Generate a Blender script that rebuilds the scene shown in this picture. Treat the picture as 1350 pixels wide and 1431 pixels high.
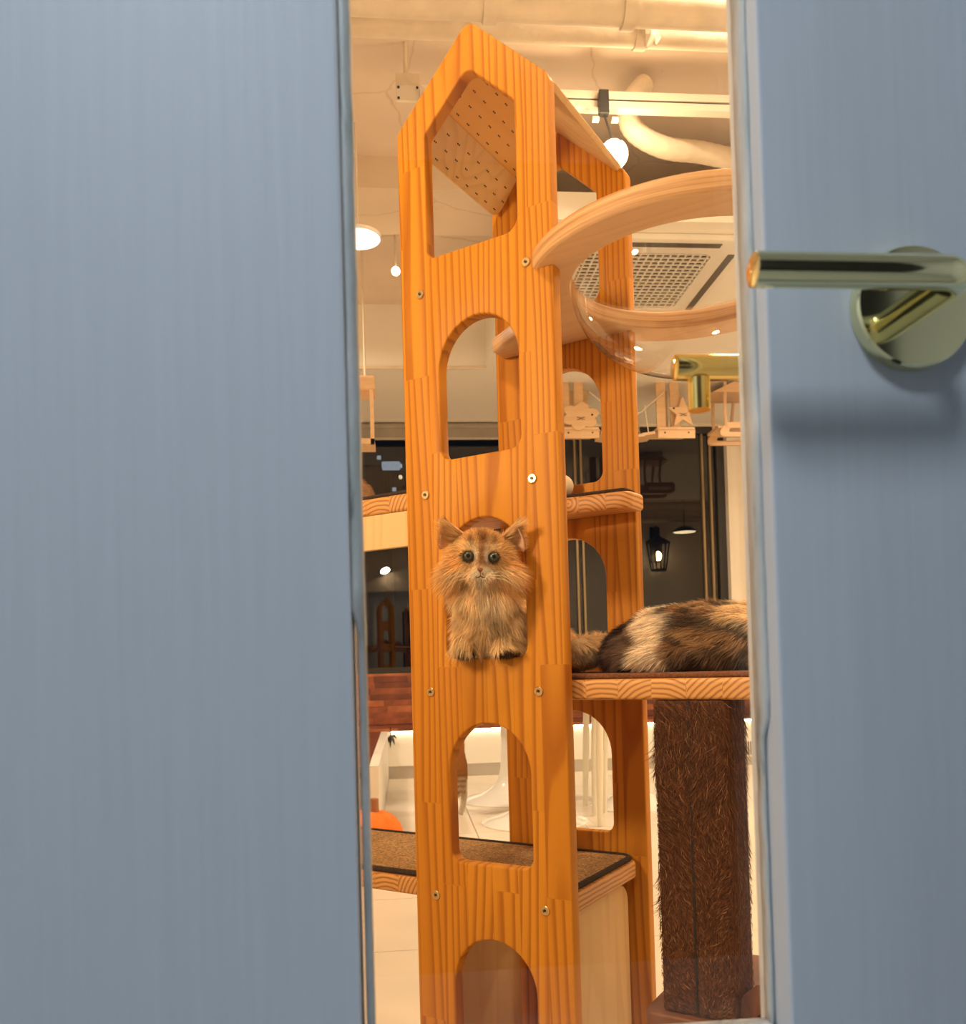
import bpy, bmesh, math, random
import numpy as np
from mathutils import Vector, Matrix
random.seed(7); RNG = np.random.default_rng(7)
sc = bpy.context.scene
COL = sc.collection
for o in list(bpy.data.objects): bpy.data.objects.remove(o)

# ------------------------------------------------------------------ camera
F_PX, PPX, PPY = 1190.0, 675.0, 900.0
YAW, PITCH, ROLL = math.radians(5.28), math.radians(1.25), math.radians(1.6)
CAM = np.array([0, 0, 0.9])
fw = np.array([math.sin(YAW)*math.cos(PITCH), math.cos(YAW)*math.cos(PITCH), math.sin(PITCH)])
ri = np.array([math.cos(YAW), -math.sin(YAW), 0.0]); up = np.cross(ri, fw)
r2 = ri*math.cos(ROLL) - up*math.sin(ROLL); u2 = up*math.cos(ROLL) + ri*math.sin(ROLL)
cd = bpy.data.cameras.new('camera'); cam = bpy.data.objects.new('camera', cd); COL.objects.link(cam)
cam.matrix_world = Matrix(((r2[0], u2[0], -fw[0], CAM[0]), (r2[1], u2[1], -fw[1], CAM[1]), (r2[2], u2[2], -fw[2], CAM[2]), (0, 0, 0, 1)))
cd.sensor_fit = 'HORIZONTAL'; cd.sensor_width = 36.0; cd.lens = 36.0*F_PX/1350
cd.shift_y = (PPY-715.5)/1350; cd.clip_start = 0.02; cd.clip_end = 100
cd.dof.use_dof = True; cd.dof.focus_distance = 1.28; cd.dof.aperture_fstop = 14.0
sc.camera = cam

# ------------------------------------------------------------------ world, colour, lights
sc.view_settings.view_transform = 'Standard'; sc.view_settings.look = 'None'
sc.view_settings.gamma = 1.0; sc.view_settings.use_curve_mapping = False
sc.view_settings.exposure = 0.0
w = bpy.data.worlds.new('night_sky'); sc.world = w; w.use_nodes = True
bg = w.node_tree.nodes['Background']; bg.inputs[0].default_value = (0.010, 0.013, 0.022, 1); bg.inputs[1].default_value = 0.4

WARM = (1.0, 0.70, 0.40); WARM2 = (1.0, 0.78, 0.54); COOL = (0.88, 0.945, 1.0)
def area(name, loc, size, power, col, direction=(0, 0, -1), shape='DISK', spread=180):
    l = bpy.data.lights.new(name, 'AREA'); l.shape = shape; l.size = size; l.energy = power; l.color = col
    l.spread = math.radians(spread)
    o = bpy.data.objects.new(name, l); COL.objects.link(o); o.location = loc
    o.rotation_euler = Vector(direction).to_track_quat('-Z', 'Y').to_euler()
    return o
area('corridor_ceiling_light', (-0.40, -0.56, 2.36), 0.50, 26.0, COOL)
area('added_light_above_door', (-0.28, 0.60, 2.45), 0.16, 10.0, WARM, (0.30, 0.55, -0.8))  # added lamp without fitting, set so the front board shades the rear one
area('added_light_left_of_door', (-0.85, 0.66, 1.55), 0.16, 11.5, WARM, (0.8, 0.5, -0.25))  # added lamp without fitting, brightens the kitten's chest from the front
area('room_light_beside_tower', (1.45, 0.95, 3.1), 0.22, 26.0, WARM)
area('room_light_middle', (1.3, 2.4, 3.37), 0.30, 24.0, WARM2)
area('room_light_far_left', (-1.2, 4.9, 3.1), 0.30, 68.0, WARM2)
area('room_light_far_right', (2.6, 4.6, 2.85), 0.30, 72.0, WARM2)
area('room_light_right', (3.4, 2.2, 3.0), 0.30, 30.0, WARM2)

# ------------------------------------------------------------------ pixel helpers (planning the layout in metres)
def ray(x, y): return fw + r2*(x-PPX)/F_PX - u2*(y-PPY)/F_PX
def atz(x, y, z): return CAM + ray(x, y)*z
def atY(x, y, Y): r = ray(x, y); return CAM + r*(Y/r[1])
def atH(x, y, H): r = ray(x, y); return CAM + r*((H-CAM[2])/r[2])
TA = math.radians(36.8)
TN = np.array([math.sin(TA), math.cos(TA), 0]); TX = np.array([math.cos(TA), -math.sin(TA), 0])
TP = atz(680, 925, 1.3); TP[2] = 0
def tw(x, y, z): return TP + TX*x + TN*y + np.array([0, 0, z])      # tower-local to world
def tl(p): d = np.asarray(p)-TP; return np.array([d@TX, d@TN, d[2]])
def tplane(x, y, ly):                                              # pixel on the plane local-y = ly
    r = ray(x, y); t = ((TP-CAM)@TN+ly)/(r@TN); return tl(CAM+r*t)

# ------------------------------------------------------------------ materials
MATS = {}
def new_mat(name):
    m = bpy.data.materials.new(name); m.use_nodes = True; MATS[name] = m
    nt = m.node_tree; b = nt.nodes['Principled BSDF']
    return m, nt, b
def N(nt, typ, **kw):
    n = nt.nodes.new(typ)
    for k, v in kw.items():
        if k.startswith('i_'):
            key = k[2:]; key = int(key) if key.isdigit() else key.replace('_', ' ')
            n.inputs[key].default_value = v
        else: setattr(n, k, v)
    return n
def L(nt, a, b): nt.links.new(a, b)
def ramp(nt, stops, interp='LINEAR'):
    n = nt.nodes.new('ShaderNodeValToRGB'); n.color_ramp.interpolation = interp
    e = n.color_ramp.elements
    while len(e) < len(stops): e.new(0.5)
    for el, (p, c) in zip(e, stops): el.position = p; el.color = (*c, 1) if len(c) == 3 else c
    return n
def plain(name, col, rough=0.5, metal=0.0, noise=0.0, nscale=30, bump=0.0, bscale=None, spec=0.5, emit=None, estr=0):
    m, nt, b = new_mat(name)
    b.inputs['Base Color'].default_value = (*col, 1); b.inputs['Roughness'].default_value = rough
    b.inputs['Metallic'].default_value = metal; b.inputs['Specular IOR Level'].default_value = spec
    tc = N(nt, 'ShaderNodeTexCoord')
    if noise:
        nz = N(nt, 'ShaderNodeTexNoise', i_Scale=nscale, i_Detail=5.0); L(nt, tc.outputs['Object'], nz.inputs['Vector'])
        lo = tuple(max(0, c*(1-noise)) for c in col); hi = tuple(min(1, c*(1+noise)) for c in col)
        r = ramp(nt, [(0.3, lo), (0.7, hi)]); L(nt, nz.outputs['Fac'], r.inputs[0]); L(nt, r.outputs[0], b.inputs['Base Color'])
    if bump:
        nz = N(nt, 'ShaderNodeTexNoise', i_Scale=bscale or nscale, i_Detail=6.0); L(nt, tc.outputs['Object'], nz.inputs['Vector'])
        bp = N(nt, 'ShaderNodeBump', i_Strength=bump, i_Distance=0.01); L(nt, nz.outputs['Fac'], bp.inputs['Height']); L(nt, bp.outputs[0], b.inputs['Normal'])
    if emit: b.inputs['Emission Color'].default_value = (*emit, 1); b.inputs['Emission Strength'].default_value = estr
    return m
def pine(name, c_light, c_dark, line, rough=0.5, axis='z', strip=0.046, plank=0.34, lines=62.0, contrast=0.85, wander=0.55, swing=9.0):
    """edge-glued finger-jointed pine: staves with their own tone, grain lines running along `axis`"""
    m, nt, b = new_mat(name)
    tc = N(nt, 'ShaderNodeTexCoord'); sx = N(nt, 'ShaderNodeSeparateXYZ'); L(nt, tc.outputs['Object'], sx.inputs[0])
    cb = N(nt, 'ShaderNodeCombineXYZ')
    order = {'z': ('Z', 'X', 'Y'), 'x': ('X', 'Y', 'Z'), 'y': ('Y', 'X', 'Z')}[axis]
    for i, k in enumerate(order): L(nt, sx.outputs[k], cb.inputs[i])       # x = along the grain, y = across
    br = N(nt, 'ShaderNodeTexBrick', offset=0.37, offset_frequency=2, squash=1.0)
    br.inputs['Color1'].default_value = (0, 0, 0, 1); br.inputs['Color2'].default_value = (1, 1, 1, 1)
    br.inputs['Scale'].default_value = 1.0; br.inputs['Mortar Size'].default_value = 0.00035; br.inputs['Mortar Smooth'].default_value = 0.4
    br.inputs['Bias'].default_value = 0.0; br.inputs['Brick Width'].default_value = plank; br.inputs['Row Height'].default_value = strip
    br.inputs['Mortar'].default_value = (0.5, 0.5, 0.5, 1)
    L(nt, cb.outputs[0], br.inputs['Vector'])
    off = N(nt, 'ShaderNodeVectorMath', operation='MULTIPLY_ADD')
    L(nt, br.outputs['Color'], off.inputs[0]); off.inputs[1].default_value = (0.7, 3.1, 1.3); L(nt, cb.outputs[0], off.inputs[2])
    st = N(nt, 'ShaderNodeVectorMath', operation='MULTIPLY'); L(nt, off.outputs[0], st.inputs[0]); st.inputs[1].default_value = (wander, 9.0, 9.0)
    n1 = N(nt, 'ShaderNodeTexNoise', i_Scale=1.0, i_Detail=2.0, i_Roughness=0.4); L(nt, st.outputs[0], n1.inputs['Vector'])
    sy = N(nt, 'ShaderNodeSeparateXYZ'); L(nt, off.outputs[0], sy.inputs[0])
    ac_ = N(nt, 'ShaderNodeMath', operation='MULTIPLY'); L(nt, sy.outputs['Y'], ac_.inputs[0]); ac_.inputs[1].default_value = lines
    mu = N(nt, 'ShaderNodeMath', operation='MULTIPLY_ADD'); L(nt, n1.outputs['Fac'], mu.inputs[0]); mu.inputs[1].default_value = swing; L(nt, ac_.outputs[0], mu.inputs[2])
    sn = N(nt, 'ShaderNodeMath', operation='FRACT'); L(nt, mu.outputs[0], sn.inputs[0])
    gr = ramp(nt, [(0.0, (0.12*contrast,)*3), (0.12, (0.0, 0.0, 0.0)), (0.5, (0.12*contrast,)*3), (0.84, (contrast,)*3), (0.94, (0.85*contrast,)*3), (1.0, (0.12*contrast,)*3)]); L(nt, sn.outputs[0], gr.inputs[0])
    fine_v = N(nt, 'ShaderNodeVectorMath', operation='MULTIPLY'); L(nt, off.outputs[0], fine_v.inputs[0]); fine_v.inputs[1].default_value = (6.0, 420.0, 420.0)
    n2 = N(nt, 'ShaderNodeTexNoise', i_Scale=1.0, i_Detail=2.0); L(nt, fine_v.outputs[0], n2.inputs['Vector'])
    tone = N(nt, 'ShaderNodeMix', data_type='RGBA'); tone.inputs['A'].default_value = (*c_light, 1); tone.inputs['B'].default_value = (*c_dark, 1)
    tf = N(nt, 'ShaderNodeMath', operation='MULTIPLY_ADD'); L(nt, n2.outputs['Fac'], tf.inputs[0]); tf.inputs[1].default_value = 0.35
    sc1 = N(nt, 'ShaderNodeMath', operation='MULTIPLY'); L(nt, br.outputs['Color'], sc1.inputs[0]); sc1.inputs[1].default_value = 0.65
    L(nt, sc1.outputs[0], tf.inputs[2]); L(nt, tf.outputs[0], tone.inputs['Factor'])
    ln = N(nt, 'ShaderNodeMix', data_type='RGBA'); L(nt, tone.outputs['Result'], ln.inputs['A']); ln.inputs['B'].default_value = (*line, 1)
    L(nt, gr.outputs[0], ln.inputs['Factor'])
    L(nt, ln.outputs['Result'], b.inputs['Base Color']); b.inputs['Roughness'].default_value = rough
    b.inputs['Specular IOR Level'].default_value = 0.25
    return m
pine('pine', (0.70, 0.300, 0.026), (0.58, 0.225, 0.016), (0.38, 0.118, 0.008))
pine('pine_shelf', (0.72, 0.34, 0.085), (0.60, 0.26, 0.055), (0.38, 0.14, 0.03), axis='x', strip=0.05, plank=0.5)
pine('plywood', (0.84, 0.60, 0.31), (0.76, 0.51, 0.25), (0.62, 0.39, 0.17), strip=0.4, plank=2.0, lines=30, contrast=0.35, wander=0.7)
pine('plywood_lit', (0.92, 0.64, 0.24), (0.86, 0.57, 0.20), (0.78, 0.48, 0.15), axis='y', strip=0.5, plank=2.0, lines=20, contrast=0.3)  # brighter, yellower plywood: the lit panel's glow is put into the colour
pine('birch', (0.80, 0.55, 0.33), (0.72, 0.47, 0.27), (0.62, 0.39, 0.2), axis='x', strip=0.3, plank=2.0, lines=16, contrast=0.3)
def bent():
    m, nt, b = new_mat('bent_edge')        # thin veneers stacked through the thickness
    tc = N(nt, 'ShaderNodeTexCoord'); mp = N(nt, 'ShaderNodeMapping'); mp.inputs['Scale'].default_value = (5, 5, 260); L(nt, tc.outputs['Object'], mp.inputs[0])
    nz = N(nt, 'ShaderNodeTexNoise', i_Scale=1.0, i_Detail=3.0); L(nt, mp.outputs[0], nz.inputs['Vector'])
    r = ramp(nt, [(0.32, (0.44, 0.22, 0.09)), (0.5, (0.62, 0.37, 0.18)), (0.7, (0.74, 0.48, 0.26))]); L(nt, nz.outputs['Fac'], r.inputs[0]); L(nt, r.outputs[0], b.inputs['Base Color']); b.inputs['Roughness'].default_value = 0.5
bent()
def translucent_ply():
    m = MATS['plywood_lit']; nt = m.node_tree; b = nt.nodes['Principled BSDF']; src = b.inputs['Base Color'].links[0].from_socket
    tr = N(nt, 'ShaderNodeBsdfTranslucent'); L(nt, src, tr.inputs[0]); mx = N(nt, 'ShaderNodeMixShader', i_0=0.35)
    L(nt, b.outputs[0], mx.inputs[1]); L(nt, tr.outputs[0], mx.inputs[2]); L(nt, mx.outputs[0], nt.nodes['Material Output'].inputs[0])
translucent_ply()
def endgrain():
    m, nt, b = new_mat('pine_edge')
    tc = N(nt, 'ShaderNodeTexCoord'); mp = N(nt, 'ShaderNodeMapping'); mp.inputs['Scale'].default_value = (1, 1, 1)
    L(nt, tc.outputs['Object'], mp.inputs[0])
    br = N(nt, 'ShaderNodeTexBrick', offset=0.0); br.inputs['Color1'].default_value = (0, 0, 0, 1); br.inputs['Color2'].default_value = (1, 1, 1, 1)
    br.inputs['Scale'].default_value = 1; br.inputs['Brick Width'].default_value = 0.05; br.inputs['Row Height'].default_value = 5.0; br.inputs['Mortar Size'].default_value = 0.0006
    L(nt, mp.outputs[0], br.inputs['Vector'])
    sx = N(nt, 'ShaderNodeSeparateXYZ'); L(nt, mp.outputs[0], sx.inputs[0])
    md_ = N(nt, 'ShaderNodeMath', operation='FLOORED_MODULO'); L(nt, sx.outputs['X'], md_.inputs[0]); md_.inputs[1].default_value = 0.05
    c1 = N(nt, 'ShaderNodeMath', operation='MULTIPLY_ADD'); L(nt, br.outputs['Color'], c1.inputs[0]); c1.inputs[1].default_value = -0.12; L(nt, md_.outputs[0], c1.inputs[2])
    s2 = N(nt, 'ShaderNodeMath', operation='MULTIPLY'); L(nt, br.outputs['Color'], s2.inputs[0]); s2.inputs[1].default_value = 37.0
    s3 = N(nt, 'ShaderNodeMath', operation='SINE'); L(nt, s2.outputs[0], s3.inputs[0])
    c2 = N(nt, 'ShaderNodeMath', operation='MULTIPLY_ADD'); L(nt, s3.outputs[0], c2.inputs[0]); c2.inputs[1].default_value = 0.06; L(nt, sx.outputs['Z'], c2.inputs[2])
    cc = N(nt, 'ShaderNodeCombineXYZ'); L(nt, c1.outputs[0], cc.inputs[0]); L(nt, c2.outputs[0], cc.inputs[1]); L(nt, sx.outputs['Y'], cc.inputs[2])
    wv = N(nt, 'ShaderNodeTexWave', wave_type='RINGS', rings_direction='Z', i_Scale=42.0, i_Distortion=1.5, i_Detail=1.0); L(nt, cc.outputs[0], wv.inputs['Vector'])
    r = ramp(nt, [(0.0, (0.36, 0.14, 0.035)), (0.3, (0.62, 0.29, 0.085)), (1.0, (0.74, 0.38, 0.12))]); L(nt, wv.outputs['Fac'], r.inputs[0])
    L(nt, r.outputs[0], b.inputs['Base Color']); b.inputs['Roughness'].default_value = 0.45
endgrain()
def doorpaint():
    m, nt, b = new_mat('door_paint')
    tc = N(nt, 'ShaderNodeTexCoord'); mp = N(nt, 'ShaderNodeMapping'); mp.inputs['Scale'].default_value = (170, 1, 5); L(nt, tc.outputs['Object'], mp.inputs[0])
    nz = N(nt, 'ShaderNodeTexNoise', i_Scale=1.0, i_Detail=4.0, i_Roughness=0.6); L(nt, mp.outputs[0], nz.inputs['Vector'])
    r = ramp(nt, [(0.3, (0.425, 0.475, 0.535)), (0.7, (0.455, 0.507, 0.570))]); L(nt, nz.outputs['Fac'], r.inputs[0]); L(nt, r.outputs[0], b.inputs['Base Color'])
    bp = N(nt, 'ShaderNodeBump', i_Strength=0.35, i_Distance=0.0006); L(nt, nz.outputs['Fac'], bp.inputs['Height']); L(nt, bp.outputs[0], b.inputs['Normal'])
    b.inputs['Roughness'].default_value = 0.55
doorpaint()
def sealant():
    m, nt, b = new_mat('sealant')
    tc = N(nt, 'ShaderNodeTexCoord'); mp = N(nt, 'ShaderNodeMapping'); mp.inputs['Scale'].default_value = (60, 60, 14); L(nt, tc.outputs['Object'], mp.inputs[0])
    nz = N(nt, 'ShaderNodeTexNoise', i_Scale=1.0, i_Detail=6.0, i_Roughness=0.65); L(nt, mp.outputs[0], nz.inputs['Vector'])
    r = ramp(nt, [(0.30, (0.16, 0.18, 0.18)), (0.40, (0.36, 0.40, 0.40)), (0.6, (0.46, 0.49, 0.50)), (0.72, (0.62, 0.63, 0.62))]); L(nt, nz.outputs['Fac'], r.inputs[0]); L(nt, r.outputs[0], b.inputs['Base Color'])
    bp = N(nt, 'ShaderNodeBump', i_Strength=0.6, i_Distance=0.002); L(nt, nz.outputs['Fac'], bp.inputs['Height']); L(nt, bp.outputs[0], b.inputs['Normal'])
    b.inputs['Roughness'].default_value = 0.5
sealant()
def thin_glass(name, tint=(0.99, 0.99, 0.98), ior=1.5, rough=0.0, boost=1.0):
    m = bpy.data.materials.new(name); m.use_nodes = True; MATS[name] = m; nt = m.node_tree; nt.nodes.clear()
    out = N(nt, 'ShaderNodeOutputMaterial'); t = N(nt, 'ShaderNodeBsdfTransparent'); t.inputs[0].default_value = (*tint, 1)
    g = N(nt, 'ShaderNodeBsdfGlossy', i_Roughness=rough); fr = N(nt, 'ShaderNodeFresnel', i_IOR=ior)
    ge = N(nt, 'ShaderNodeNewGeometry'); mi = N(nt, 'ShaderNodeMix'); mi.inputs[2].default_value = ior; mi.inputs[3].default_value = 1.0/ior
    L(nt, ge.outputs['Backfacing'], mi.inputs[0]); L(nt, mi.outputs[0], fr.inputs['IOR'])
    mu = N(nt, 'ShaderNodeMath', operation='MULTIPLY', use_clamp=True); L(nt, fr.outputs[0], mu.inputs[0]); mu.inputs[1].default_value = boost
    mx = N(nt, 'ShaderNodeMixShader'); L(nt, mu.outputs[0], mx.inputs[0]); L(nt, t.outputs[0], mx.inputs[1]); L(nt, g.outputs[0], mx.inputs[2]); L(nt, mx.outputs[0], out.inputs[0])
thin_glass('glass'); thin_glass('acrylic', (0.985, 0.975, 0.96), 1.49, 0.0, 1.3)
thin_glass('window_glass', (0.55, 0.56, 0.58), 1.5, 0.0, 1.6)
plain('brass', (0.80, 0.66, 0.24), 0.10, 1.0); plain('brass_satin', (0.84, 0.79, 0.46), 0.07, 1.0); plain('screw_brass', (0.72, 0.55, 0.30), 0.3, 1.0)
plain('dark', (0.012, 0.010, 0.010), 0.5); plain('black_metal', (0.03, 0.028, 0.026), 0.4)
plain('cream_plaster', (0.74, 0.61, 0.49), 0.85, noise=0.05, nscale=3, bump=0.25, bscale=14)
def plaster():
    m = MATS['cream_plaster']; nt = m.node_tree; b = nt.nodes['Principled BSDF']; src = b.inputs['Base Color'].links[0].from_socket
    tc = N(nt, 'ShaderNodeTexCoord')
    wz = N(nt, 'ShaderNodeTexNoise', i_Scale=2.2, i_Detail=5.0); L(nt, tc.outputs['Object'], wz.inputs['Vector'])
    wm = N(nt, 'ShaderNodeVectorMath', operation='MULTIPLY_ADD'); L(nt, wz.outputs['Color'], wm.inputs[0]); wm.inputs[1].default_value = (0.25, 0.25, 0.25); L(nt, tc.outputs['Object'], wm.inputs[2])
    vo = N(nt, 'ShaderNodeTexVoronoi', feature='DISTANCE_TO_EDGE', i_Scale=1.1); L(nt, wm.outputs[0], vo.inputs['Vector'])
    cr = ramp(nt, [(0.0, (0.8, 0.8, 0.8)), (0.002, (0.7, 0.7, 0.7)), (0.006, (0, 0, 0))]); L(nt, vo.outputs['Distance'], cr.inputs[0])
    n2 = N(nt, 'ShaderNodeTexNoise', i_Scale=7.0, i_Detail=8.0, i_Roughness=0.7); L(nt, tc.outputs['Object'], n2.inputs['Vector'])
    sp = ramp(nt, [(0.62, (0, 0, 0)), (0.72, (1, 1, 1))]); L(nt, n2.outputs['Fac'], sp.inputs[0])
    ml = N(nt, 'ShaderNodeMath', operation='MULTIPLY'); L(nt, cr.outputs[0], ml.inputs[0]); L(nt, n2.outputs['Fac'], ml.inputs[1])
    a1 = N(nt, 'ShaderNodeMath', operation='MULTIPLY_ADD', use_clamp=True); L(nt, sp.outputs[0], a1.inputs[0]); a1.inputs[1].default_value = 0.3; L(nt, ml.outputs[0], a1.inputs[2])
    mx = N(nt, 'ShaderNodeMix', data_type='RGBA'); L(nt, a1.outputs[0], mx.inputs['Factor']); L(nt, src, mx.inputs['A']); mx.inputs['B'].default_value = (0.40, 0.29, 0.18, 1)
    L(nt, mx.outputs['Result'], b.inputs['Base Color'])
plaster()
plain('cream_wall', (0.82, 0.75, 0.64), 0.8, noise=0.03, nscale=4)
plain('white_soffit', (0.90, 0.86, 0.78), 0.7)
plain('pipe_paint', (0.76, 0.66, 0.52), 0.8, noise=0.08, nscale=12, bump=0.3, bscale=30)
plain('tile', (0.78, 0.70, 0.58), 0.32, noise=0.04, nscale=5); plain('grout', (0.42, 0.35, 0.26), 0.9)
plain('white_panel', (0.82, 0.78, 0.70), 0.5); plain('white_gloss', (0.84, 0.82, 0.78), 0.18); plain('cream_paint', (0.78, 0.74, 0.62), 0.35)
plain('steel', (0.55, 0.53, 0.50), 0.3, 0.9)
plain('window_frame', (0.022, 0.02, 0.02), 0.45); plain('window_brass', (0.28, 0.20, 0.10), 0.45, 0.3)
plain('blind', (0.36, 0.32, 0.28), 0.9, noise=0.1, nscale=8)
plain('acacia_1', (0.26, 0.075, 0.035), 0.35, noise=0.35, nscale=9); plain('acacia_2', (0.40, 0.13, 0.05), 0.35, noise=0.3, nscale=9)
plain('acacia_3', (0.16, 0.045, 0.025), 0.35, noise=0.35, nscale=9)
plain('mat_dark', (0.055, 0.035, 0.025), 0.95, noise=0.4, nscale=300, bump=0.6, bscale=500)
plain('mat_brown', (0.20, 0.075, 0.03), 0.95, noise=0.3, nscale=300, bump=0.5, bscale=500)
plain('mat_sisal', (0.50, 0.29, 0.11), 0.95, noise=0.6, nscale=260, bump=0.8, bscale=420)
plain('coir', (0.13, 0.05, 0.02), 0.95, noise=0.5, nscale=160, bump=0.9, bscale=220)
plain('base_wood', (0.19, 0.07, 0.028), 0.5, noise=0.25, nscale=20)
plain('orange_felt', (0.85, 0.20, 0.02), 0.9, noise=0.12, nscale=40, bump=0.4, bscale=120)
plain('brown_felt', (0.35, 0.16, 0.07), 0.9); plain('rope', (0.80, 0.70, 0.56), 0.9)
plain('led', (1, 1, 1), 0.5, emit=(1.0, 0.80, 0.55), estr=13.0); plain('lamp_cool', (1, 1, 1), 0.5, emit=(0.92, 0.97, 1.0), estr=1.6)
plain('lamp_warm', (1, 1, 1), 0.5, emit=(1.0, 0.76, 0.42), estr=14.0); plain('lamp_lantern', (1, 1, 1), 0.5, emit=(1.0, 0.66, 0.32), estr=90.0)
plain('street_light', (1, 1, 1), 0.5, emit=(0.75, 0.9, 1.0), estr=1.0); plain('asphalt', (0.02, 0.02, 0.022), 0.9)
plain('ac_white', (0.82, 0.79, 0.73), 0.45); plain('ac_dark', (0.10, 0.085, 0.07), 0.6)
plain('corridor_wall', (0.76, 0.77, 0.78), 0.8); plain('corridor_floor', (0.40, 0.40, 0.40), 0.6); plain('reflection_dark', (0.02, 0.02, 0.022), 0.8)
plain('nose_pink', (0.24, 0.085, 0.055), 0.45); plain('mouth_dark', (0.06, 0.025, 0.02), 0.6); plain('ear_pink', (0.92, 0.58, 0.38), 0.7)
plain('feather', (0.10, 0.09, 0.06), 0.8)
def furmat(name, rough=0.65):
    m, nt, b = new_mat(name)
    a = N(nt, 'ShaderNodeAttribute', attribute_name='fur'); L(nt, a.outputs['Color'], b.inputs['Base Color'])
    b.inputs['Roughness'].default_value = rough; b.inputs['Specular IOR Level'].default_value = 0.25
    tr = N(nt, 'ShaderNodeBsdfTranslucent'); L(nt, a.outputs['Color'], tr.inputs[0])
    mx = N(nt, 'ShaderNodeMixShader', i_0=0.36); out = nt.nodes['Material Output']
    L(nt, b.outputs[0], mx.inputs[1]); L(nt, tr.outputs[0], mx.inputs[2]); L(nt, mx.outputs[0], out.inputs[0])
furmat('fur')
def eyemat():
    m, nt, b = new_mat('cat_eye')          # iris pattern about the eye's own -Y axis
    tc = N(nt, 'ShaderNodeTexCoord'); sx = N(nt, 'ShaderNodeSeparateXYZ'); L(nt, tc.outputs['Object'], sx.inputs[0])
    cb = N(nt, 'ShaderNodeCombineXYZ'); L(nt, sx.outputs['X'], cb.inputs[0]); L(nt, sx.outputs['Z'], cb.inputs[1])
    ln = N(nt, 'ShaderNodeVectorMath', operation='LENGTH'); L(nt, cb.outputs[0], ln.inputs[0])
    mr = N(nt, 'ShaderNodeMath', operation='DIVIDE'); L(nt, ln.outputs['Value'], mr.inputs[0]); mr.inputs[1].default_value = 0.0092
    r = ramp(nt, [(0.0, (0.004, 0.004, 0.004)), (0.32, (0.004, 0.004, 0.004)), (0.38, (0.075, 0.08, 0.055)), (0.64, (0.05, 0.055, 0.04)), (0.74, (0.02, 0.018, 0.012)), (1.0, (0.008, 0.006, 0.005))])
    L(nt, mr.outputs[0], r.inputs[0]); L(nt, r.outputs[0], b.inputs['Base Color']); b.inputs['Roughness'].default_value = 0.04
eyemat()

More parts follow.
